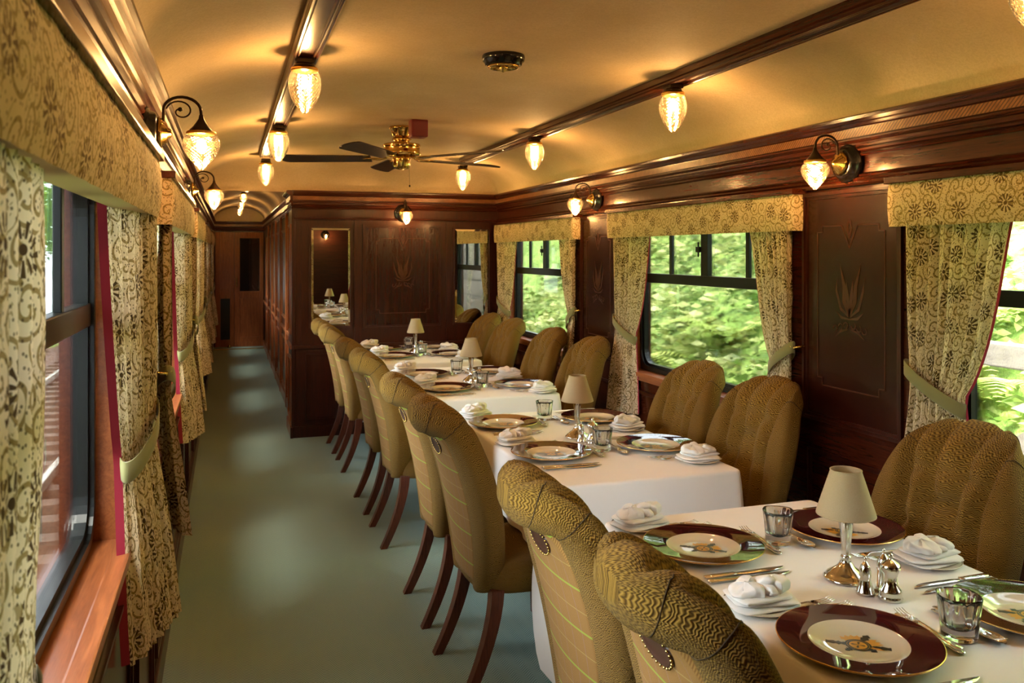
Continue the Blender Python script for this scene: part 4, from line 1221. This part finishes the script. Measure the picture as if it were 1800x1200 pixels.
# timber fence outside the nearest window
fn = empty('timber_fence', (4.2, 3.0, -1.0)); tag(fn, 'weathered timber fence with a diagonal brace outside the nearest dining window', 'fence')
MB().box(-.04, .04, -1.0, 3.0, 1.90, 2.04, .01).build('top_rail', TIMB, fn)
for y in (-.6, 1.9): MB().box(-.06, .06, y-.06, y+.06, -.2, 1.9, .008).build('fence_post', TIMB, fn)
m = MB(); a = Vector((0, 1.85, .55)); b = Vector((0, .1, 1.86)); dd = (b-a).normalized(); nn = Vector((0, -dd.z, dd.y))*.05
m.prism([((a+nn).y, (a+nn).z), ((b+nn).y, (b+nn).z), ((b-nn).y, (b-nn).z), ((a-nn).y, (a-nn).z)], 'X', -.03, .03); m.build('diagonal_brace', TIMB, fn)
MB().box(-.03, .03, -1.0, 3.0, .9, 1.0, .01).build('lower_rail', TIMB, fn)
# aisle side: grass slope and trees beyond the track
MB().grid(lambda u, v: (-4.6-8*u, -6+36*v, -1.15+max(0, u*8-.8)*.5+.3*noise.noise((u*8, v*20, 1))), 30, 70).build('ground_slope', SOIL, kind='structure', fixn=False)
m = MB(); leaves(m, 9000, lambda r: (lambda q, y: (-5-q*6, y, -1.1+max(0, q*6-.4)*.5+abs(r.gauss(0, .3))))(r.random(), -3+30*r.random()), .09, rnd)
o = m.build('grass_bank', LEAF, fixn=False); tag(o, 'green growth beyond the track outside the aisle windows', 'undergrowth', kind='stuff')
for k, (x, y, z) in enumerate(((-8, 17, 2.6), (-7.5, 24, 2.8), (-6.2, 31, 2.6), (-4.6, 38, 2.4))):
    m = MB(); leaves(m, 2500, lambda r: (lambda a, b, c: (1.9*a*c, 2.8*b*c, 2.1*c*(r.random()*2-1)*.8))(math.cos(6.28*r.random())*.9, math.sin(6.28*r.random())*.9, .5+.5*r.random()), .13, rnd)
    t = empty('tree', (x, y, z)); m.build('crown', TREE, t, fixn=False)
    MB().tube([(0,0,-3.6), (.05,0,-1), (0,.05,.6)], lambda q: .16-.06*q, 8).build('trunk', SLEEP, t)
    tag(t, 'leafy tree beyond the empty track on the aisle side', 'tree', 'trees beyond the track')

# ------------------------------------------------------------------ light
wd = bpy.data.worlds.new('sky'); SC.world = wd; wd.use_nodes = True
bg = wd.node_tree.nodes['Background']; bg.inputs[0].default_value = (.86,.93,1.0,1); bg.inputs[1].default_value = 14.0
sun = bpy.data.lights.new('sun', 'SUN'); sun.energy = 38; sun.angle = R(22); sun.color = (1,.95,.84)
so = bpy.data.objects.new('sun', sun); COL.objects.link(so)
so.rotation_euler = Vector((.28, .50, -.82)).to_track_quat('-Z', 'Y').to_euler()

SC.view_settings.view_transform = 'Standard'; SC.view_settings.look = 'None'
SC.view_settings.exposure = .66; SC.view_settings.gamma = 1; SC.view_settings.use_curve_mapping = False
SC.cycles.use_denoising = True
SC.cycles.max_bounces = 8; SC.cycles.diffuse_bounces = 4; SC.cycles.glossy_bounces = 4; SC.cycles.transmission_bounces = 8; SC.cycles.transparent_max_bounces = 16
SC.cycles.sample_clamp_indirect = 6; SC.cycles.caustics_reflective = False; SC.cycles.caustics_refractive = False
